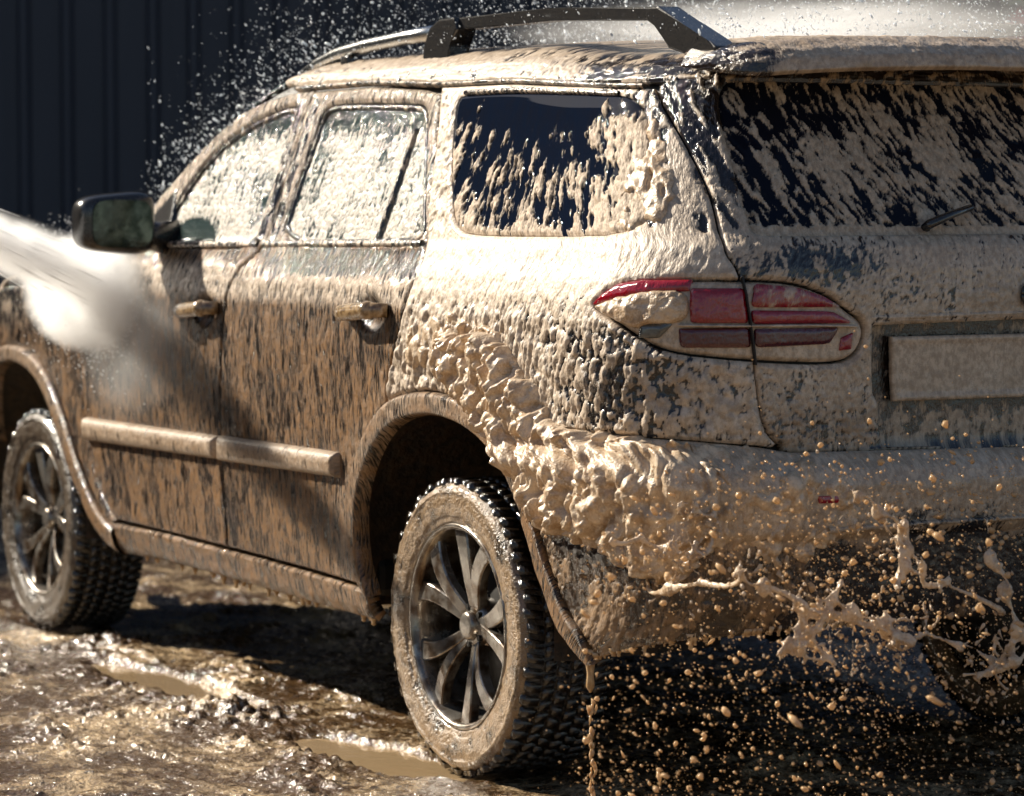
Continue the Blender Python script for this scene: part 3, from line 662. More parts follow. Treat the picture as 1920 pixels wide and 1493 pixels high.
# doors
def door(name, poly, holes, fld): return panel(name, poly, holes, .0058, .0046, fld, M['door'], car)
glass_f = chaikin(PL['glass_f'], 2); glass_r = chaikin(PL['glass_r'], 2)
fr_f = PL['frame_f']; fr_r = PL['frame_r']
P_fd = np.vstack([fr_f, seam_b[1:], [[-2.09, .411]], doorbot[doorbot[:, 0] < -2.12][::-1], seam_f[::-1][1:-1]])
fdoor = door('front_door', P_fd, (glass_f,), f_door)
P_rd = np.vstack([seam_b[:1], fr_r[1:], seam_c[1:], [[-1.10, .42], [-1.19, .394]], doorbot[(doorbot[:, 0] > -2.05) & (doorbot[:, 0] < -1.21)][::-1], [[-2.078, .411]], seam_b[::-1][1:-1]])
rdoor = door('rear_door', P_rd, (glass_r, flare_r), f_door)
def seal_pane(parent, poly, fld, mat, ds=.005, dv=.004, sink=-.012):
    g = panel('window_pane', poly, (), ds, dv, fld, mat, parent, off=sink, drop=.0, gap=-.012, skirt=.006)
    ring = ribbon('window_seal', poly, inset(poly, .015), lambda s, v: (0*s, .28+.5*fbm(s*40, v*30, 3, 2), .3+0*s), M['body'], parent, off=-.010, arch=.006, closed=True, n=240, m=6, skirt=.02)
    return g
def inset(poly, d):
    p = np.asarray(poly, float); t = np.roll(p, -1, 0)-np.roll(p, 1, 0); n = np.stack([-t[:, 1], t[:, 0]], -1)
    n /= np.linalg.norm(n, axis=1, keepdims=True)+1e-9
    area = .5*np.sum(p[:, 0]*np.roll(p[:, 1], -1)-np.roll(p[:, 0], -1)*p[:, 1])
    return p+n*d*(1 if area > 0 else -1)
seal_pane(fdoor, glass_f, f_dglass, M['glass_front'])
seal_pane(rdoor, glass_r, f_dglass, M['glass_front'])
# divider bar of the rear door window
def bar_on(name, pts, wdt, off, mat, parent, fld=None, ds=.006):
    p = np.array(pts, float); t = np.gradient(p, axis=0); n = np.stack([-t[:, 1], t[:, 0]], -1); n /= np.linalg.norm(n, axis=1, keepdims=True)
    return ribbon(name, p+n*wdt/2, p-n*wdt/2, fld or (lambda s, v: (0*s, .40+.5*fbm(s*60, v*30, 3, 2), .35+0*s)), mat, parent, off=off-.004, arch=.006, n=140, m=6, skirt=.012)
bar_on('window_divider', [(-1.245, 1.545), (-1.250, 1.40), (-1.262, 1.268)], .020, -.003, M['body'], rdoor)
bar_on('belt_moulding', [(-2.62, 1.246), (-2.2, 1.249), (-1.955, 1.252)], .016, .006, M['body'], fdoor)
bar_on('belt_moulding', [(-1.905, 1.253), (-1.4, 1.258), (-.99, 1.262)], .016, .006, M['body'], rdoor)
# B pillar covers
for par, pts in ((fdoor, [(-1.962, 1.262), (-1.964, 1.40), (-1.968, 1.55), (-1.972, 1.630)]), (rdoor, [(-1.880, 1.262), (-1.886, 1.40), (-1.886, 1.55), (-1.880, 1.630)])):
    bar_on('pillar_cover', pts, .052, .003, M['body'], par, lambda s, v: (.0008*dome(s/.01, v/.015, 4), .34+.5*fbm(s*60, v*22, 5, 3), .25+0*s))
# rubbing strips
mo = PL['mould']
def strip(parent, a, b):
    va, vb = np.interp([a, b], [-3.14, -1.32], [.679, .699])
    poly = np.array([[a, va-.037], [a, va+.037], [b, vb+.034], [b, vb-.034]])
    panel('rubbing_strip', chaikin(np.repeat(poly, 1, 0), 1) if 0 else poly, (), .006, .004, lambda s, v: (.0012*fbm(s*80, v*30, 8, 3)+.001*dome(s/.012, v/.012, 9), .66+.4*fbm(s*70, v*14, 11, 3), .70+.2*fbm(s*8, v*8, 12)), M['body'], parent, off=.004, drop=.004, gap=.001, bulge=lambda e: .024*np.sqrt(np.clip(e/.030, 0, 1)*(2-np.clip(e/.030, 0, 1))))
strip(fdoor, -3.125, -2.096); strip(rdoor, -2.080, -1.325)
# sill
P_s = np.vstack([[[-3.01, .335]], [[-2.95, .405]], doorbot[1:-1]-[0, .004], [[-1.205, .392]], [[-1.195, .31]], sillbot[::-1][1:]])
sill = panel('sill_panel', P_s, (flare_r, flare_f), .008, .004, f_sill, M['door'], car, off=.006)

# rear quarter
gs = PL['gate_seam']; gate_seam = chaikin(gs, 2, False)
lamp = chaikin(PL['lamp'], 2); qg = chaikin(PL['qglass'], 2)
bt = PL['bump_top']; bb = PL['bump_bot']
P_q = np.vstack([[[-1.172, 1.645]], gut[gut[:, 0] > -1.1], [[.142, 1.640]], gate_seam[(gate_seam[:, 1] > .842)], [[.462, .836]], bt[:5][::-1][1:], [[-.26, .862]], [[-.42, .85]], [[-1.0, .86]], seam_c[::-1]])
quarter = panel('quarter_panel', P_q, (qg, lamp, flare_r), .0042, .0038, f_quarter, M['body'], car, drop=.0025, gap=.0018)
panel('window_pane', qg, (), .0042, .0038, f_qglass, M['glass_dark'], quarter, off=-.003, drop=.001, gap=.0, skirt=.008)
bar_on('window_seal', [(-1.03, 1.628), (-.76, 1.630), (-.2, 1.639), (.03, 1.634)], .012, .003, M['body'], quarter)
fl_r = ribbon('wheel_arch_trim', lip_r[5:-2], flare_r[3:-2], f_flare, M['door'], car, off=.006, arch=.014, n=300, m=14)
# tailgate, mirrored about the middle of the car
def mir(p): q = p.copy(); q[:, 0] = 2*SEND-q[:, 0]; return q[::-1]
gl = PL['gglass'][PL['gglass'][:, 0] < 1.10]; gl = np.vstack([[[SEND, 1.690], [.70, 1.690], [.36, 1.680]], gl, [[SEND, 1.2985]]])
gl = np.vstack([gl, mir(gl[1:-1])]); gl_s = chaikin(gl, 1)
gt = gate_seam[(gate_seam[:, 1] > .827)]; gt = np.vstack([[[SEND, 1.70], [.22, 1.70], [.15, 1.655]], gt, [[.80, .826], [SEND, .822]]])
P_g = np.vstack([gt, mir(gt[1:-1])])
rc = PL['recess']; rc = np.array([[.716, 1.090], [SEND, 1.097]]); rcb = np.array([[.745, .835], [.735, .925], [.722, .945]])
rec_poly = np.vstack([rc, mir(rc[:1]), mir(rcb), [[SEND, .828]], rcb])
half = lambda p: p
lamp_m = mir(lamp)
def gate_half():
    return panel('tailgate', P_g, (gl_s, lamp, lamp_m, rec_poly), .0045, .0040, f_gate, M['body'], car)
gate = gate_half()
rwin = panel('rear_window', gl_s, (), .0045, .0038, f_gglass, M['glass_dark'], gate, off=-.010, drop=0, gap=-.010, skirt=.006)
recess = panel('plate_recess', rec_poly, (), .008, .006, lambda s, v: (.0015*dome(s/.02, v/.025, 3), .30+.6*sst(.93, .87, v)*(.4+.8*fbm(s*60, v*40, 6, 3))+.35*fbm(s*30, v*20, 7, 3), .45+0*s), M['body'], gate, off=-.042, gap=-.006, drop=0, skirt=.004)
pl = np.array([[.774, 1.066], [.782, .925], [2*SEND-.782, .925], [2*SEND-.774, 1.066]])
plate = panel('licence_plate', pl, (), .006, .005, lambda s, v: (.0012*fbm(s*40, v*30, 8, 3), .98+.25*fbm(s*30, v*14, 9, 3), .30+.2*fbm(s*9, v*9, 10)), M['body'], gate, off=-.018, gap=0, drop=.004, skirt=.012, bulge=lambda e: .004*sst(.018, .006, e))
lpb = panel('handle_lip', np.vstack([[[.70, 1.100], [.70, 1.118]], [[SEND, 1.124]], mir(np.array([[.70, 1.100], [.70, 1.118]])), [[SEND, 1.105]]]), (), .008, .004, f_gate, M['body'], gate, off=.004, drop=.004, skirt=.05)
# emblem in the middle of the tailgate
bm = bmesh.new(); c0 = Vector(shell2(np.array([SEND]), np.array([1.155]))[0])-Vector((0, .016, 0))
tube(bm, [c0+Vector((-.010, .034*math.cos(t), .026*math.sin(t))) for t in [2*math.pi*k/28 for k in range(29)]], .006, 6)
bm_obj('emblem_ring', bm, M['black'], gate)
# wiper
wa = Vector(shell2(np.array([.862]), np.array([1.302]))[0]); wb = Vector(shell2(np.array([1.00]), np.array([1.342]))[0])
nn = Vector(shell2n(np.array([.93]), np.array([1.33]))[0])
bm = bmesh.new(); tube(bm, [wa+nn*.006, wa+nn*.022, wa.lerp(wb, .5)+nn*.028, wb+nn*.022, wb+nn*.018], [.010, .011, .009, .008, .004], 8, 1.3)
bm_obj('wiper_arm', bm, M['black'], gate)
# spoiler over the rear window
ys = np.linspace(-.70, .70, 281)
sec = []
for y in ys:
    t = abs(y)/.70; xe = -.955+.085*t**2+.05*t**8; zl = 1.652-.026*t**2-.006*t**8
    zr = 1.739-.012*t**2-.030*t**6
    sec.append([(xe+.17, y, zl+.020), (xe+.012, y, zl), (xe, y, zl+.008), (xe+.006, y, zl+.035), (xe+.030, y, zl+.056), (xe+.08, y, .55*zr+.45*(zl+.066)), (xe+.16, y, zr-.012), (xe+.26, y, zr)])
sec = np.array(sec)
endt = np.clip((np.abs(ys)-.60)/.10, 0, 1)**2; cen = sec.mean(1, keepdims=True)+np.array([.05, 0, -.004]); sec = sec+(cen-sec)*(.93*endt)[:, None, None]
kk = sec.shape[1]; tq = np.linspace(0, kk-1, 44); cl_ = np.concatenate([sec, sec[:, :1]], 1)
sec = np.stack([[np.interp(tq, np.arange(kk), row[:, c_]) for c_ in range(3)] for row in sec]).transpose(0, 2, 1)
yn = sec[..., 1]; zn = sec[..., 2]+.4*sec[..., 0]; bump_ = .0030*fbm(yn*28, zn*40, 77, 3)+.0022*dome(yn/.018, zn/.014, 78); sec[..., 0] -= bump_*.7; sec[..., 2] += bump_*.7*(sec[..., 2] > 1.66)
n_, k_ = sec.shape[:2]; idx = np.arange(n_*k_).reshape(n_, k_)
i, j = np.meshgrid(np.arange(n_-1), np.arange(k_), indexing='ij'); j2 = (j+1) % k_
Q = np.stack([idx[i, j], idx[i, j2], idx[i+1, j2], idx[i+1, j]], -1).reshape(-1, 4)
SV = np.stack([sec[..., 1], sec[..., 2]+sec[..., 0]*.5, 0*sec[..., 0]], -1).reshape(-1, 3)
spo = mesh_np('roof_spoiler', sec.reshape(-1, 3), Q, M['body'], car, dict(foam=(.84+.45*fbm(SV[:, 0]*16, SV[:, 1]*26, 3, 3)-.5*sst(.52, .62, np.abs(SV[:, 0]))), tone=.45+.3*fbm(SV[:, 0]*6, SV[:, 1]*9, 5, 2), sv=SV))
bm = bmesh.new(); bm.from_mesh(spo.data)
for e in (0, n_-1): bm.faces.new([bm.verts[q] for q in idx[e]]) if bm.verts.ensure_lookup_table() is None else 0
bmesh.ops.recalc_face_normals(bm, faces=bm.faces); bm.to_mesh(spo.data); bm.free()
# roof skin
P_r = np.vstack([[[-2.20, 1.69], [-2.20, 1.771], [SEND, 1.771], [SEND, 1.66], [.16, 1.66]], gut[::-1][1:]+[0, .004], [[-2.05, 1.668]]])
roof = panel('roof_panel', P_r, (), .012, .0022, f_roof, M['body'], car, drop=.004)
rr = panel('roof_panel', P_r, (), .03, .004, f_roof, M['body'], car, drop=.004)
for vtx in rr.data.vertices: vtx.co.y *= -1
rr.data.flip_normals()
bar_on('roof_drip_rail', [(-2.05, 1.660), (-1.6, 1.664), (-1.17, 1.650), (-.63, 1.652), (-.2, 1.657), (.11, 1.650)], .009, .006, M['body'], car)

# bumper
btl = bt[bt[:, 0] < SEND-.05]; btl = np.vstack([[[-.46, .40], [-.46, .868]], btl, [[SEND, .818]]])
bbl = bb[bb[:, 0] < SEND-.1]; bbl = np.vstack([bbl, [[SEND, .44]]])
P_b = np.vstack([btl, mir(btl[:-1]), mir(bbl)[1:] if 0 else mir(bbl[:-1]), bbl[::-1]])
lip_m = mir(flare_r)
refl = PL['reflector']
bumper = panel('rear_bumper', P_b, (flare_r, lip_m), .0048, .0042, f_bumper, M['body'], car, off=.004, gap=.0012, drop=.004)
M['red'] = mat_coat('red_lamp_plastic', FOAM, (.40, .26, .18), (.26, .002, .010), (.18, .002, .008), .08, .9, .8)
M['darkred'] = mat_coat('deep_red_lamp_plastic', (.40, .27, .22), (.30, .17, .13), (.055, .004, .010), (.08, .008, .012), .12, .7, .8)
M['greylens'] = mat_plain('grey_lamp_lens', (.10, .105, .10), .15, coat=.8)
rf = panel('reflector', refl, (), .004, .004, lambda s, v: (0*s, 0*s, 0*s), M['red'], bumper, off=.012, gap=0, drop=.004, skirt=.01)
# bumper strips: a groove line and a tow lug step
bar_on('bumper_crease', [(.545, .664), (.8, .668), (SEND, .668), (2*SEND-.545, .664)], .010, .012, M['body'], bumper, f_bumper, .01)

# tail lamp: wraps the corner, split by the tailgate gap
def softened(p): return chaikin(resample(p, 33, True)[:-1], 2)
def ffoamfilm(a, b): return lambda s, v: (.0016*dome(s/.011, v/.011, 7)+.003*fbm(s*30, v*30, 8, 2)*a, a+b*fbm(s*50, v*50, 9, 3), .25+.2*fbm(s*20, v*20, 3))
for side in (0,):
    tl = tag(empty('tail_lamp', (0, 0, 0), car), 'red tail lamp half buried in tan foam, wrapping the rear corner')
    body = panel('lamp_housing', lamp, (), .0045, .004, lambda s, v: (.0014*dome(s/.012, v/.012, 3), .86+.45*fbm(s*26, v*26, 5, 3), .28+.2*fbm(s*12, v*12, 6, 2)), M['body'], tl, off=-.004, gap=.003, drop=.010, skirt=.03)
    for nm, key, mt, o in (('red_lens', 'lampred', 'red', .006), ('dark_lens', 'lamplow', 'darkred', .004), ('grey_lens', 'lampgrey', 'greylens', .004), ('red_lens', 'lampred2', 'red', .006), ('dark_lens', 'lamplow2', 'darkred', .004), ('red_lens', 'lampred3', 'red', .004)):
        panel(nm, softened(PL[key]), (), .004, .004, lambda s, v: (.0010*fbm(s*60, v*60, 4, 2)+.0008*dome(s/.009, v/.009, 5), .06+.36*fbm(s*34, v*34, 14, 3), .4+0*s), M[mt], tl, off=o, gap=0, drop=.004, skirt=.012)
    panel('red_lens', softened(np.array([[.398, 1.186], [.50, 1.178], [.575, 1.158], [.625, 1.134], [.402, 1.136]])), (), .004, .004, lambda s, v: (.0012*fbm(s*60, v*60, 4, 2)+.001*dome(s/.009, v/.009, 5), .38+.45*fbm(s*30, v*30, 16, 3), .5+0*s), M['red'], tl, off=.005, gap=0, drop=.004, skirt=.012)
    # upper red blade above the white patch
    lw = PL['lampwhite']
    blade = np.array([[.024, 1.136], [.050, 1.160], [.090, 1.183], [.15, 1.192], [.262, 1.194], [.262, 1.171], [.19, 1.167], [.10, 1.153]])
    panel('red_lens', blade, (), .004, .004, lambda s, v: (.0012*fbm(s*60, v*60, 4, 2)+.001*dome(s/.009, v/.009, 5), .08+.30*fbm(s*34, v*34, 15, 3), .4+0*s), M['red'], tl, off=.005, gap=0, drop=.004, skirt=.012)
    panel('foam_cap', chaikin(lw, 2), (), .0035, .0035, lambda s, v: (0*s, 1+0*s, .2+0*s), M['foam'], tl, off=.006, gap=0, drop=.006, skirt=.012, bulge=lambda e: .012*np.sqrt(np.clip(e/.035, 0, 1)), sink=lambda s, v, e: .008*fbm(s*22, v*26, 17, 3)+.003*dome(s/.015, v/.015, 18))
    bar_on('lamp_gap', PL['lampseam'], .005, .0085, M['inner'], tl, lambda s, v: (0*s, 0*s, 0*s), .002)
    bar_on('lamp_rib', [(.255, 1.0975), (.41, 1.0965), (.55, 1.096), (.665, 1.092)], .006, .007, M['body'], tl, ffoamfilm(.8, .3), .004)
# ------------------------------------------------------------------ wheels
M['tyre_shaded'] = mat_tyre('wet_shaded_tyre_rubber', (.010, .008, .006), (.075, .050, .028))  # darker tyre copy, arch and spray shade put into its colour
def make_wheel(seed):
    root = empty('wheel', (0, 0, 0), car)
    prof = [(.236, .070), (.243, .098), (.250, .110), (.262, .114), (.268, .1175), (.300, .1225), (.318, .1215), (.322, .1235), (.334, .118), (.343, .108), (.3465, .090), (.3470, .0), (.3465, -.090), (.343, -.108), (.330, -.118), (.300, -.1225), (.262, -.114), (.243, -.098), (.236, -.070)]
    pr = np.array(prof); t = np.linspace(0, len(pr)-1, (len(pr)-1)*3+1); pr = np.stack([np.interp(t, np.arange(len(pr)), pr[:, 0]), np.interp(t, np.arange(len(pr)), pr[:, 1])], -1)
    V, Q = lathe(pr, 160)
    a = np.arctan2(V[:, 2], V[:, 0]); r = np.hypot(V[:, 0], V[:, 2])
    cl = .0035*fbm(a*9, V[:, 1]*60+r*40, seed, 3)+.003*np.clip(fbm(a*22, r*70+V[:, 1]*20, seed+3, 2), 0, 1)
    V[:, 1] += np.where(V[:, 1] > .1, cl, 0)
    rad = (r > .27)*np.where(np.abs(V[:, 1]) <= .12, cl*.5, 0); V[:, 0] += np.cos(a)*rad; V[:, 2] += np.sin(a)*rad
    low = np.sin(a) < -.985; 
    ty = mesh_np('tyre', V, Q, M['tyre'], root, dict(foam=.62+.35*fbm(a*4, r*14, seed+5, 3)-.55*(np.abs(V[:, 1]) < .105), tone=.5+0*a))
    # tread lugs
    rng = np.random.RandomState(seed); LV = []; LQ = []
    cube = np.array([[-1, -1, 0], [1, -1, 0], [1, 1, 0], [-1, 1, 0], [-.86, -.9, 1], [.86, -.9, 1], [.86, .9, 1], [-.86, .9, 1]], float)
    cq = np.array([[0, 1, 5, 4], [1, 2, 6, 5], [2, 3, 7, 6], [3, 0, 4, 7], [4, 5, 6, 7]])
    N = 64
    for k in range(N):
        for row, (y0, wy, sh, ht) in enumerate(((.0915, .024, 0, .0125), (.048, .014, .5, .0115), (.012, .014, .1, .0115), (-.026, .014, .55, .0115), (-.060, .014, .2, .0115), (-.0945, .022, .5, .0125))):
            ang = (k+sh)/N*2*math.pi; wa = 2*math.pi/N*.33*.350*(1 if row in (0, 5) else 1.1)
            if row == 0 and k % 2: wy2 = wy*.86; y1 = y0-.003
            else: wy2 = wy; y1 = y0
            p = cube.copy(); tx = p[:, 0]*wa+p[:, 1]*.004*(1 if row % 2 else -1); yy = y1+p[:, 1]*wy2; rr = .3435+p[:, 2]*ht*(1+.05*rng.randn())
            aa = ang+tx/.35
            LV.append(np.stack([rr*np.cos(aa), yy, rr*np.sin(aa)], -1)); LQ.append(cq+8*len(LV)-8)
    LV = np.concatenate(LV); LQ = np.concatenate(LQ)
    tr = mesh_np('tread_lugs', LV, LQ, M['tyre'], root, dict(foam=.10+.3*fbm(np.arctan2(LV[:, 2], LV[:, 0])*5, LV[:, 1]*30, seed), tone=.5+0*LV[:, 0]), smooth=False); tr['kind'] = 'stuff'  # low mud cover keeps the lugs black, standing in for tread shade
    # rim barrel and lip
    V, Q = lathe([(.247, .100), (.2495, .108), (.2445, .1135), (.238, .112), (.232, .104), (.229, .088), (.224, .060), (.214, .0), (.214, -.10), (.238, -.108)], 96)
    rim = mesh_np('rim', V, Q, M['rim'], root)
    V, Q = lathe([(.001, .020), (.15, .020), (.158, .010), (.158, -.01), (.001, -.012)], 48); mesh_np('brake_disc', V, Q, M['disc'], root)
    V, Q = lathe([(.001, -.06), (.213, -.06)], 32); mesh_np('backing_plate', V, Q, M['inner'], root)
    # hub
    V, Q = lathe([(.001, .072), (.030, .072), (.046, .070), (.058, .060), (.064, .045), (.066, .010), (.001, .01)], 48); mesh_np('hub', V, Q, M['rim'], root)
    V, Q = lathe([(.001, .090), (.022, .0895), (.031, .087), (.0345, .082), (.036, .070)], 32); mesh_np('hub_cap', V, Q, M['rim'], root)
    for k in range(5):
        ac = R_(105+72*k); a2 = R_(105+72*k+36)
        bm = bmesh.new(); bmesh.ops.create_cone(bm, cap_ends=True, segments=8, radius1=.0075, radius2=.0075, depth=.012)
        bmesh.ops.rotate(bm, verts=bm.verts, cent=(0, 0, 0), matrix=Matrix.Rotation(R_(90), 3, 'X')); bmesh.ops.translate(bm, verts=bm.verts, vec=(.047*math.cos(a2), .068, .047*math.sin(a2)))
        bm_obj('wheel_nut', bm, M['disc'], root, False)
        for sg in (-1, 1):
            bm = bmesh.new(); rings = []
            for q in range(9):
                t = q/8; rr = .045+(.238-.045)*t
                ang = ac+sg*(R_(15)*(1-t)*.55+R_(18.5)*t+R_(3)*math.sin(math.pi*t)*-1)
                wd = .0150+.013*t**1.6; y = .072+.012*math.sin(math.pi*t*.9)+.022*t; dp = .032-.008*t
                c = Vector((rr*math.cos(ang), 0, rr*math.sin(ang))); tn = Vector((-math.sin(ang), 0, math.cos(ang)))
                pts = [(-1, -dp), (-1, -.003), (-.85, 0), (.85, -.004), (1, -.008), (1, -dp)]
                rings.append([bm.verts.new(c+tn*(wd*p)+Vector((0, y+z, 0))) for p, z in pts])
            for r0, r1 in zip(rings, rings[1:]):
                for q in range(6): bm.faces.new((r0[q], r0[(q+1) % 6], r1[(q+1) % 6], r1[q]))
            bm.faces.new(rings[0]); bm.faces.new(rings[-1]); bm_obj('spoke', bm, M['rim'], root, False, .0015, 2)
    return root
def copy_tree(o, parent):
    c = o.copy(); COL.objects.link(c); c.parent = parent
    for ch in list(o.children): copy_tree(ch, c)
    return c
TR = .3555
w0 = make_wheel(11); w0.location = (0, .795, TR-.006)
wl = [w0]
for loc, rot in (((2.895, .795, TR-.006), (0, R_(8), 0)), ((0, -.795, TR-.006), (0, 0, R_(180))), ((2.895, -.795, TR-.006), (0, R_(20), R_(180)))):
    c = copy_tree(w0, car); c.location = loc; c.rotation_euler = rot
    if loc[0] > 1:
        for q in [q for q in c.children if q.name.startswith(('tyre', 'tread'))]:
            q.material_slots[0].link = 'OBJECT'; q.material_slots[0].material = M['tyre_shaded']
# wheel arch liners
for wx, cx, rr in ((0, .045, .535), (2.895, 3.0, .555)):
    for sg in (1, -1):
        V, Q = [], []
        th = np.linspace(R_(-6), R_(186), 60); yy = np.array([.915, .88, .70, .55, .46])
        rad = np.array([rr+.0, rr+.004, rr+.004, rr, rr-.02])
        A, Y = np.meshgrid(th, yy, indexing='ij'); RR = np.broadcast_to(rad, A.shape)+.006*fbm(A*8, Y*14, 4, 3)
        P = np.stack([cx+RR*np.cos(A), sg*Y, .385+RR*np.sin(A)*.97], -1).reshape(-1, 3)
        n2, m2 = A.shape; idx = np.arange(n2*m2).reshape(n2, m2); Q = np.stack([idx[:-1, :-1], idx[1:, :-1], idx[1:, 1:], idx[:-1, 1:]], -1).reshape(-1, 4)
        wall = len(P); P = np.concatenate([P, [[cx, sg*.45, .385]]])
        F3 = np.array([[idx[q, -1], idx[q+1, -1], wall] for q in range(n2-1)])
        mesh_np('arch_liner', P, Q, M['liner'], car, F3=F3)
# floor pan, axle and exhaust
bm = bmesh.new(); box(bm, (1.45, 0, .40), (1.75, 1.66, .10)); bm_obj('floor_pan', bm, M['inner'], car, False, .02)
bm = bmesh.new(); box(bm, (-.72, 0, .56), (.40, 1.5, .10)); bm_obj('rear_floor', bm, M['inner'], car, False, .02)
bm = bmesh.new(); tube(bm, [(0, -.75, .35), (0, -.12, .35), (0, 0, .35), (0, .12, .35), (0, .75, .35)], [.045, .045, .10, .045, .045], 12); bm_obj('rear_axle', bm, M['inner'], car)
bm = bmesh.new(); tube(bm, [(-.95, -.3, .37), (-.60, -.3, .37), (-.55, -.3, .36), (.2, -.25, .36)], [.085, .085, .03, .03], 14); bm_obj('exhaust', bm, M['inner'], car)
# mud flap edge behind the rear wheel
# ------------------------------------------------------------------ mirror, handles, rails, side marker
mir_root = empty('door_mirror', (0, 0, 0), car)
def rounded(name, cx, cy_, cz, dx, dy, dz, mat, parent, lvl=3, taper=None):
    bm = bmesh.new(); bmesh.ops.create_cube(bm, size=2); bmesh.ops.subdivide_edges(bm, edges=bm.edges, cuts=9, use_grid_fill=True)
    for v in bm.verts:
        p = v.co.copy(); L = (abs(p.x)**lvl+abs(p.y)**lvl+abs(p.z)**lvl)**(1/lvl); p = p/L
        if taper: p = taper(p)
        v.co = Vector((cx+p.x*dx, cy_+p.y*dy, cz+p.z*dz))
    return bm_obj(name, bm, mat, parent)
def mt(p):
    k = 1-.18*max(0, p.x)-.03*p.y; return Vector((p.x, p.y*k, p.z*k*(1-.10*p.y)))
rounded('mirror_housing', 1.80, 1.078, 1.308, .075, .118, .086, M['body_m'] if 'body_m' in M else M['black'], mir_root, 4.5, mt)
M['mirror'] = mat_plain('wet_mirror_glass', (.09, .125, .12), .10, 1.0, bump=.12, scale=26, col2=(.03, .045, .042), dist=.006)  # dark green colour stands in for what the glass reflects
bm = bmesh.new(); N = 48; vs_ = []
for q in range(N):
    t = 2*math.pi*q/N; c, s = math.cos(t), math.sin(t); e = 2/4.2
    vs_.append(bm.verts.new((1.7215-.002*0, 1.070+.090*math.copysign(abs(c)**e, c), 1.306+.068*math.copysign(abs(s)**e, s))))
f = bm.faces.new(vs_); ex = bmesh.ops.extrude_face_region(bm, geom=[f]); bmesh.ops.translate(bm, verts=[v for v in ex['geom'] if isinstance(v, bmesh.types.BMVert)], vec=(.01, 0, 0))
bm_obj('mirror_glass', bm, M['mirror'], mir_root, False)
bm = bmesh.new(); tube(bm, [(1.84, .86, 1.265), (1.83, .93, 1.268), (1.81, 1.00, 1.285)], [.055, .045, .04], 10, .9); bm_obj('mirror_arm', bm, M['black'], mir_root)
sailp = np.array([[-2.68, 1.245], [-2.79, 1.322], [-2.665, 1.405], [-2.595, 1.245]])
panel('mirror_sail', sailp, (), .01, .008, lambda s, v: (0*s, .15+0*s, .3+0*s), M['black'], mir_root, off=.004, gap=0, drop=.003)
def handle(parent, s0, s1, v0, v1):
    s = np.linspace(s0, s1, 13); v = np.linspace(v0, v1, 13); P = shell(s, v); N = shelln(s, v)
    t = np.linspace(0, 1, 13); o = .004+.040*np.clip(np.minimum(t, 1-t)*7, 0, 1)**.6
    bm = bmesh.new(); tube(bm, [Vector(p+n*k) for p, n, k in zip(P, N, o)], [(.018+.004*math.sin(math.pi*q)) for q in t], 14, .75)
    bm_obj('door_handle', bm, M['handle'], parent)
    bm = bmesh.new(); p = P[-3]+N[-3]*.041; bmesh.ops.create_uvsphere(bm, u_segments=14, v_segments=10, radius=.024); bmesh.ops.translate(bm, verts=bm.verts, vec=Vector(p)); bm_obj('door_lock_cap', bm, M['handle'], parent)
M['handle'] = mat_plain('muddy_handle', (.30, .20, .10), .25, bump=.4, scale=70, coat=.9, col2=(.12, .07, .03))
handle(rdoor, -1.265, -1.045, 1.083, 1.098); handle(fdoor, -2.305, -2.085, 1.058, 1.076)
p = Vector(shell(np.array([-3.165]), np.array([.990]))[0])
rounded('side_marker', p.x, p.y+.006, p.z, .030, .014, .022, M['handle'], fender, 4)
# roof rails: silver bow at the front, black bridge behind
def rail(sg):
    r = empty('roof_rail', (0, 0, 0), car); Y = lambda y: sg*y
    pts = [(1.43, .640, 1.730), (1.33, .638, 1.752), (1.20, .635, 1.774), (1.02, .633, 1.788), (.80, .630, 1.798), (.58, .630, 1.804)]
    bm = bmesh.new(); tube(bm, [(x, Y(y), z) for x, y, z in pts], [.010, .016, .019, .020, .020, .020], 10, 1.2); bm_obj('front_bow', bm, M['silver'], r)
    bm = bmesh.new(); box(bm, (1.12, Y(.65), 1.735), (.05, .022, .06)); bm_obj('bow_foot', bm, M['black'], r, True, .006)
    # front foot
    def slab(name, prof, y0, y1, bev=.006):
        bm = bmesh.new(); a = [bm.verts.new((x, Y(y0), z)) for x, z in prof]; b = [bm.verts.new((x, Y(y1), z)) for x, z in prof]
        bm.faces.new(a); bm.faces.new(b[::-1]); n = len(prof)
        for q in range(n): bm.faces.new((a[q], a[(q+1) % n], b[(q+1) % n], b[q]))
        bm_obj(name, bm, M['black'], r, False, bev, 2)
    slab('front_foot', [(.645, 1.715), (.640, 1.765), (.605, 1.812), (.55, 1.832), (.47, 1.832), (.455, 1.80), (.500, 1.765), (.505, 1.715)], .605, .665)
    slab('bridge_bar', [(.56, 1.832), (.0, 1.828), (-.46, 1.803), (-.46, 1.772), (.0, 1.797), (.54, 1.801)], .606, .649, .005)
    slab('rear_foot', [(-.44, 1.804), (-.49, 1.803), (-.60, 1.756), (-.70, 1.716), (-.735, 1.700), (-.730, 1.688), (-.60, 1.690), (-.535, 1.705), (-.48, 1.765), (-.44, 1.772)], .590, .650)
rail(1); rail(-1)
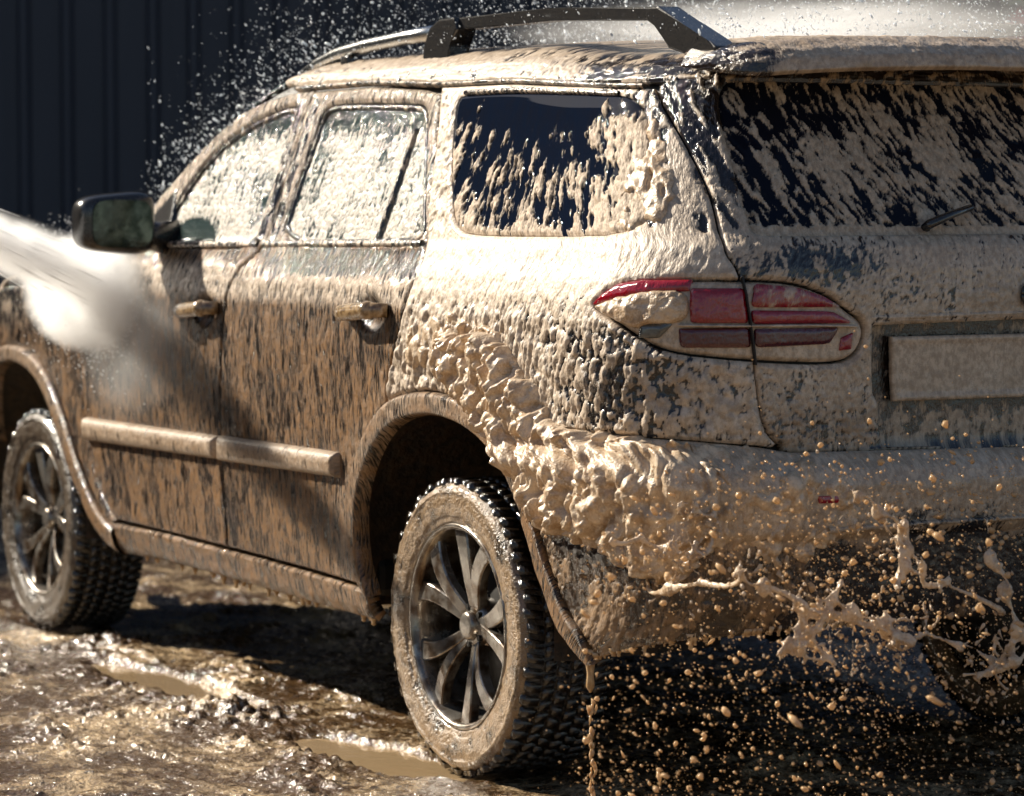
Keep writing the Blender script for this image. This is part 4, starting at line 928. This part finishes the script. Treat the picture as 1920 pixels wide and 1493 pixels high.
# ------------------------------------------------------------------ foam masses, splashes, drops
def polyfoam(name, poly, ds, thick, lump, label, fldseed, off=.010, soft=.05, hole=.03):
    def bul(e): return thick*np.sqrt(np.clip(e/soft, 0, 1)*(2-np.clip(e/soft, 0, 1)))
    def snk(s, v, e):
        a = s+.018*fbm(s*16, v*16, fldseed, 2); b = v+.018*fbm(s*16+7, v*16, fldseed+5, 2)
        return lump*(.95*blob(a/.040, b/.046, fldseed+1, .95)+.55*blob(a/.020, b/.026, fldseed+2, .9)+.22*blob(a/.010, b/.012, fldseed+4, .9)-.30+.55*fbm(s*7, v*7, fldseed+3, 2))-hole*sst(.05, .45, fbm(s*13, v*9, fldseed+7, 3)+.05)*sst(.16, .02, e)
    o = panel(name, poly, (), ds, ds, lambda s, v: (0*s, 1+0*s, 0*s), M['foam'], None, off=off, gap=0, drop=.004, skirt=.02, bulge=bul, sink=snk, ne=.03)
    return tag(o, label, kind='stuff')
def rag(poly, amp, seed, k=3):
    p = chaikin(poly, k); t = np.roll(p, -1, 0)-np.roll(p, 1, 0); n = np.stack([-t[:, 1], t[:, 0]], -1); n /= np.linalg.norm(n, axis=1, keepdims=True)+1e-9
    i = np.arange(len(p)); return p+n*(amp*fbm(i*.35, i*0., seed, 3))[:, None]
polyfoam('foam_mass', rag(PL['foam1'], .016, 3), .0042, .028, .027, 'thick lumpy tan foam sliding over the rear wheel arch onto the bumper', 201, soft=.075)
f2 = np.array([[-.80, 1.02], [-.66, 1.075], [-.45, 1.085], [-.36, 1.03], [-.42, .985], [-.60, .99], [-.72, .96]])
polyfoam('foam_mass', rag(f2, .012, 5), .0045, .012, .016, 'upper ridge of foam above the wheel arch, behind the door', 221, off=.004, soft=.05)
f3 = np.array([[.25, .845], [.40, .84], [.50, .82], [.60, .775], [.64, .735], [.66, .68], [.585, .655], [.51, .60], [.43, .565], [.37, .565], [.30, .60], [.26, .70]])
polyfoam('foam_mass', rag(f3, .03, 8), .0042, .004, .020, 'broken froth spreading over the bumper corner towards the reflector', 241, off=-.006, soft=.06, hole=.06)
f4 = np.array([[-.95, 1.05], [-.80, 1.10], [-.62, 1.10], [-.50, 1.06], [-.60, 1.0], [-.75, .96], [-.92, .95]])
polyfoam('foam_mass', rag(f4, .02, 9), .0045, .006, .012, 'thin frothy patch on the quarter panel next to the door gap', 261, off=.002, soft=.05, hole=.04)
f5 = np.array([[.03, 1.30], [.06, 1.38], [.10, 1.47], [.13, 1.56], [.17, 1.57], [.20, 1.50], [.21, 1.40], [.20, 1.30]])
polyfoam('foam_mass', rag(f5, .03, 10), .0042, .004, .010, 'ragged foam running over the rear edge of the dark side window', 281, off=-.003, soft=.05, hole=.03)
# splash ropes: paths thickened into blobs
M3 = {}
RIGHT = Vector((-.482, -.876, 0)); UP = Vector((0, 0, 1)); DEEP = Vector((.876, -.482, 0))
def splash(name, paths, label, seed, vox=.0034):
    rs = np.random.RandomState(seed); bm = bmesh.new()
    def blob(p, r):
        for v in bmesh.ops.create_icosphere(bm, subdivisions=1, radius=r)['verts']: v.co = Vector((v.co.x*.62, v.co.y*.8, v.co.z*1.05))+p
    def string(a, b, ra, rb, rm, sag):
        k = max(3, int((b-a).length/.005))
        for q in range(k+1):
            t = q/k; e = (2*t-1)**2; rr = (ra*(1-t)+rb*t)*e**1.5+rm*(1-e**1.5)
            blob(a.lerp(b, t)+sag*(4*t*(1-t))+Vector(rs.randn(3))*.0008, max(.0028, rr))
    knots = []
    for path, r0 in paths:
        P = [Vector(p) for p in path]; R = [r0*(.40+.75*rs.rand()) for _ in P]; R[-1] *= .5
        for k, (a, b) in enumerate(zip(P, P[1:])):
            string(a, b, R[k], R[k+1], r0*(.20+.30*rs.rand()), Vector((rs.randn()*.012, rs.randn()*.010, -.004+rs.randn()*.008)))
        knots += list(zip(P, R))
        for p, r in zip(P, R):
            for _ in range(rs.randint(2, 5)):
                d = Vector((rs.randn()*.5, rs.randn(), rs.randn()-.2)).normalized(); L2 = .02+.07*rs.rand()**1.5
                string(p, p+d*L2, r*.6, .0035+.004*rs.rand(), .0030, Vector((0, 0, -.008*rs.rand())))
                if rs.rand() < .7: blob(p+d*(L2+.02+.02*rs.rand()), .003+.005*rs.rand())
    for i in range(len(knots)):                                 # thin webs between close knots
        for j in range(i+2, len(knots)):
            (a, ra), (b, rb) = knots[i], knots[j]
            if .03 < (a-b).length < .13 and rs.rand() < .6: string(a, b, ra*.6, rb*.6, .0035, Vector((.0, .0, -.008)))
    me = bpy.data.meshes.new(name); bm.to_mesh(me); bm.free(); me.materials.append(M['foam'])
    o = link(bpy.data.objects.new(name, me))
    r = o.modifiers.new('remesh', 'REMESH'); r.mode = 'VOXEL'; r.voxel_size = vox; r.use_smooth_shade = True
    s = o.modifiers.new('smooth', 'SMOOTH'); s.factor = .5; s.iterations = 3
    return tag(o, label, kind='stuff')

def rp(k, r): 
    rs = np.random.RandomState(len(k)*7+ord(k[1])); x = .0; out = []
    for (a, b, c) in ROPES[k]: x += rs.randn()*.008; out.append((a+x, b, c))
    return (out, r)
splash('foam_splash', [rp('r1', .019), rp('r1b', .017), rp('r1c', .018)], 'rope of tan foam flung off the bumper beside the red reflector', 3)
splash('foam_splash', [([(-.84, .885, .55), (-1.0, .93, .552), (-1.2, .98, .59), (-1.4, 1.013, .631)], .018), rp('r2', .020), rp('r2b', .017), rp('r2c', .010), rp('r2d', .013), rp('r2e', .012), rp('r3', .013), rp('r3b', .008)], 'branching web of tan foam thrown out below the rear bumper', 5)
splash('foam_splash', [rp('r4', .021), rp('r4b', .010), rp('r4c', .009)], 'forked foam splash at the right edge of the view', 8)
splash('foam_splash', [rp('c1', .014), rp('c2', .018)], 'curling crest of foam breaking off the bumper corner', 9)
# drips along the lower edges
def drips():
    rs = np.random.RandomState(4); bm = bmesh.new()
    def drip(p, r, L):
        tube(bm, [p+Vector((0, 0, .012)), p, p-Vector((0, 0, L*.5)), p-Vector((0, 0, L*.85)), p-Vector((0, 0, L))], [r*1.6, r, r*.55, r*.7, r*.2], 7)
    for s in np.linspace(-2.85, -1.22, 60):
        s += rs.randn()*.01; p = shell(np.array([s]), np.array([.318]))[0]
        if rs.rand() < .4: drip(Vector(p)+Vector((0, -.004, -.004)), .004+.006*rs.rand(), .006+.014*rs.rand()**2)
    for s in np.linspace(.06, .72, 46):
        s += rs.randn()*.006; v = np.interp(s, PL['bump_bot'][:, 0], PL['bump_bot'][:, 1]); p = shell(np.array([s]), np.array([v+.004]))[0]
        drip(Vector(p), .004+.006*rs.rand(), .006+.024*rs.rand()**3)
    p = shell(np.array([.062]), np.array([.356]))[0]; drip(Vector(p)+Vector((0, .004, .01)), .015, .085)
    return tag(bm_obj('mud_drips', bm, M['dripfoam']), 'brown foam drips hanging from the sill and bumper edges', kind='stuff')
M['dripfoam'] = mat_plain('brown_drip', (.38, .23, .10), .2, scale=40, coat=.8, col2=(.52, .36, .19))
drips()
# drops in the air
PHI = (1+5**.5)/2
ICO = np.array([(-1, PHI, 0), (1, PHI, 0), (-1, -PHI, 0), (1, -PHI, 0), (0, -1, PHI), (0, 1, PHI), (0, -1, -PHI), (0, 1, -PHI), (PHI, 0, -1), (PHI, 0, 1), (-PHI, 0, -1), (-PHI, 0, 1)])/math.sqrt(1+PHI**2)
ICF = np.array([(0, 11, 5), (0, 5, 1), (0, 1, 7), (0, 7, 10), (0, 10, 11), (1, 5, 9), (5, 11, 4), (11, 10, 2), (10, 7, 6), (7, 1, 8), (3, 9, 4), (3, 4, 2), (3, 2, 6), (3, 6, 8), (3, 8, 9), (4, 9, 5), (2, 4, 11), (6, 2, 10), (8, 6, 7), (9, 8, 1)])
def drops(name, C, r, mat, label, stretch=(.25, .5), drift=None, seed=0):
    rs = np.random.RandomState(seed); n = len(C)
    V = ICO[None]*r[:, None, None]*(1+.18*rs.randn(n, 12, 1))
    if drift is not None:
        d = np.array(drift, float)[None]+.45*rs.randn(n, 3); d /= np.linalg.norm(d, axis=1, keepdims=True)
        k = stretch[0]+stretch[1]*rs.rand(n)*rs.rand(n)*3
        V = V+d[:, None]*((V*d[:, None]).sum(-1, keepdims=True))*k[:, None, None]
    V = V+C[:, None]
    F = (ICF[None]+12*np.arange(n)[:, None, None]).reshape(-1, 3)
    return tag(mesh_np(name, V.reshape(-1, 3), np.zeros((0, 4), int), mat, None, F3=F), label, kind='stuff')
mwd = NT('water_drop'); bs = mwd.bsdf(Base_Color=(.92, .95, 1.0), Roughness=.06, Transmission_Weight=.35, IOR=1.33, Specular_IOR_Level=.8); M['drop'] = mat_drop('water_drop_bright', (.90, .93, .96), .5)
rs = np.random.RandomState(12)
# spray thrown up off the roof, thickest near the skin and drifting to the front
n = 13000; x = rs.uniform(-1.0, 1.7, n); y = rs.uniform(-.75, .72, n)
z0 = 1.745-.02*np.abs(y)/.7-.03*np.clip(-x, 0, 1); z = z0+.02+rs.exponential(.13, n)
C = np.stack([x+.15*rs.randn(n), y, z], -1)
n2 = 3200; t = rs.rand(n2)**.8; C2 = np.stack([1.15+.95*t+.05*rs.randn(n2), .84-.12*(1-t)-.5*rs.rand(n2)**2+.02*rs.randn(n2), 1.70-.36*t**1.3+.02+rs.exponential(.085, n2)], -1)
C = np.concatenate([C, C2]); C = C[C[:, 2] < 2.35]
r = np.clip(.00085*np.exp(.6*rs.randn(len(C))), .0004, .0042)
drops('water_drops', C, r, M['drop'], 'white water drops flying up over the roof and windscreen', stretch=(.3, 1.3), drift=(.6, .1, .5), seed=1)
# tan drops behind and below the rear bumper
n = 10000; x = rs.uniform(-1.75, -1.08, n); y = rs.uniform(-.35, 1.12, n)-(1.2+x)*.55+.15
z = .02+.80*rs.rand(n)**1.1; C = np.stack([x, y, z*(1-.15*(x+1.1))], -1)
cl = C[rs.randint(0, n, 90)]; pick = rs.rand(n) < .55                # clumped along the throw
C[pick] = cl[rs.randint(0, 90, pick.sum())]+rs.randn(pick.sum(), 3)*np.array([.05, .07, .05])+np.outer(rs.randn(pick.sum())*.06, [-.2, -.6, -.5])
C = C[(C[:, 2] > .01) & (C[:, 0] < -1.06)]; n = len(C)
r = np.clip(.00085*np.exp(.75*rs.randn(n)), .0003, .0080)
drops('foam_drops', C, r, M['foamdrop'], 'spatter of tan foam drops falling behind the rear bumper', stretch=(.1, .7), drift=(-.5, -.5, -.6), seed=2)
n = 900; x = rs.uniform(-1.5, -1.12, n); y = .55+.45*rs.randn(n)*.6; z = .62+.15*rs.randn(n); C = np.stack([x, y, z], -1)
drops('foam_beads', C, .0016+.0075*rs.rand(n)**6, M['foamdrop'], 'round foam beads in front of the bumper corner', seed=3)
n = 70; C = np.stack([-.655+.003*rs.randn(n), .915+.003*rs.randn(n), rs.uniform(.03, .27, n)], -1); C[:, 0] += .004*np.sin(C[:, 2]*40)
drops('drip_beads', C, .0016+.003*rs.rand(n)**2, M['foamdrop'], 'string of beads under the long drip behind the rear wheel', stretch=(1., 1.), drift=(0, 0, -3), seed=4)
# fine spray beads in the jet
d0 = np.array([1.45, 1.86, 1.415]); d1 = np.array([2.06, .95, 1.085])
ms = NT('white_water_spray'); da = ms.n('BsdfDiffuse'); ms.set(da, 'Color', (.94, .95, .96)); db = ms.n('BsdfTranslucent'); ms.set(db, 'Color', (.94, .95, .96))
mx = ms.n('MixShader'); ms.set(mx, 0, .45); ms.t.links.new(da.outputs[0], mx.inputs[1]); ms.t.links.new(db.outputs[0], mx.inputs[2]); ms.t.links.new(mx.outputs[0], ms.out.inputs[0]); M['spray'] = ms.m
bm = bmesh.new(); JD = Vector(d1-d0); JL = JD.length; JD.normalize(); ja = JD.cross(Vector((0, 0, 1))).normalized(); jb = ja.cross(JD)
jr = random.Random(5)
for k in range(260):
    t0 = jr.random()*.85; ln = .05+.14*jr.random(); th = jr.random()*2*math.pi; q = abs(jr.gauss(0, .42))
    def jp(t): return Vector(d0)+JD*(JL*t)+(ja*math.cos(th)+jb*math.sin(th))*(q*(.040+.080*t))
    w = .0008+.0012*jr.random()
    tube(bm, [jp(t0), jp(t0+ln*.4), jp(min(1.02, t0+ln))], [w*.3, w, w*.2], 5)
tag(bm_obj('jet_streaks', bm, M['spray']), 'streaks of white water inside the pressure jet at the left edge', kind='stuff')
n = 9000; u1 = rs.randn(n, 3); t = rs.rand(n)
C = np.array([2.22, 1.0, 1.12])+u1*np.array([.13, .05, .075])-np.stack([.25*t**2, 0*t, .14*t**2], -1)*(rs.rand(n)[:, None] < .30)
C[:, 1] = .975+np.abs(C[:, 1]-.975)
drops('burst_drops', C, .0008+.0010*rs.rand(n)**2, M['spray'], 'dense white spray drops bursting off the front door and wing', stretch=(.4, .8), drift=(.7, .3, .3), seed=5)
# ------------------------------------------------------------------ spray: soft mist with a falling density
def mist_mat(name, dens, kind, r0=.02, r1=.1, L=1., g=.3, sc=6., power=2.):
    m = NT(name); tc = m.n('TexCoord').outputs['Object']; sep = m.n('SeparateXYZ'); m.set(sep, 0, tc)
    if kind == 'cone':
        R = m.math('ADD', r0, m.math('MULTIPLY', sep.outputs[2], (r1-r0)/L))
        rad = m.math('SQRT', m.math('ADD', m.math('MULTIPLY', sep.outputs[0], sep.outputs[0]), m.math('MULTIPLY', sep.outputs[1], sep.outputs[1])))
        q = m.math('SUBTRACT', 1., m.math('DIVIDE', rad, R), clamp=True)
        q = m.math('POWER', q, power)
        q = m.math('MULTIPLY', q, m.math('DIVIDE', r0*r0*3, m.math('MULTIPLY', R, R)))
        q = m.math('MULTIPLY', q, m.ramp(sep.outputs[2], L, L*.8))
    else:
        ln = m.n('VectorMath', operation='LENGTH'); m.set(ln, 0, tc)
        q = m.math('POWER', m.math('SUBTRACT', 1., ln.outputs['Value'], clamp=True), power)
    nz = m.ramp(m.noise(tc, sc, 3), .30, .70)
    q = m.math('MULTIPLY', q, m.math('ADD', .35, nz))
    v = m.n('VolumePrincipled'); m.set(v, 'Color', (1., 1., 1.)); m.set(v, 'Density', m.math('MULTIPLY', q, dens)); m.set(v, 'Anisotropy', g)
    m.t.links.new(v.outputs[0], m.out.inputs[1]); return m.m
def mist_ball(name, loc, scale, rot, mat, label):
    bm = bmesh.new(); bmesh.ops.create_icosphere(bm, subdivisions=3, radius=1.0)
    o = bm_obj(name, bm, mat); o.location = loc; o.scale = scale; o.rotation_euler = rot
    return tag(o, label, kind='stuff')
def jet(name, a, b, r0, r1, mat_name, dens, label):
    a = Vector(a); b = Vector(b); L = (b-a).length; bm = bmesh.new()
    bmesh.ops.create_cone(bm, cap_ends=True, segments=32, radius1=r0, radius2=r1, depth=L); bmesh.ops.translate(bm, verts=bm.verts, vec=(0, 0, L/2))
    o = bm_obj(name, bm, mist_mat(mat_name, dens, 'cone', r0, r1, L, sc=9.)); o.location = a; o.rotation_euler = (b-a).to_track_quat('Z', 'Y').to_euler()
    return tag(o, label, kind='stuff')
jet('water_jet', d0, d1+(d1-d0)*.10, .045, .155, 'jet_mist', 150., 'white pressure-washer jet striking the front door from the left')
mist_ball('spray_mist', (2.20, 1.0, 1.10), (.42, .15, .19), (0, 0, 0), mist_mat('burst_mist', 105., 'ball', sc=2.2, power=1.4), 'bright cloud of spray bursting off the front wing and door')
mist_ball('spray_mist', (1.78, 1.02, .98), (.42, .11, .26), (0, R_(18), 0), mist_mat('drift_mist', 3., 'ball', sc=2.0, power=1.3), 'thin spray drifting down the front door')
mist_ball('roof_mist', (.15, -.42, 1.84), (1.25, .70, .34), (0, 0, 0), mist_mat('roof_mist', .3, 'ball', sc=2.2, power=1.2), 'pale spray hanging over the roof')
mist_ball('roof_mist', (-.55, -.75, 1.80), (.95, .50, .30), (0, 0, 0), mist_mat('roof_mist_rear', .3, 'ball', sc=2.2, power=1.2), 'spray cloud rolling over the far roof edge')
mist_ball('roof_mist', (.10, -.05, 1.795), (.95, .62, .085), (0, R_(-1.5), 0), mist_mat('roof_skim', 2.2, 'ball', sc=3., power=1.), 'bright low spray skimming the roof between the rails')
mist_ball('roof_mist', (.40, -.35, 1.835), (.60, .22, .060), (0, R_(3), R_(12)), mist_mat('roof_jet', 5., 'ball', sc=3., power=1.2), 'white fan of spray along the far roof rail')
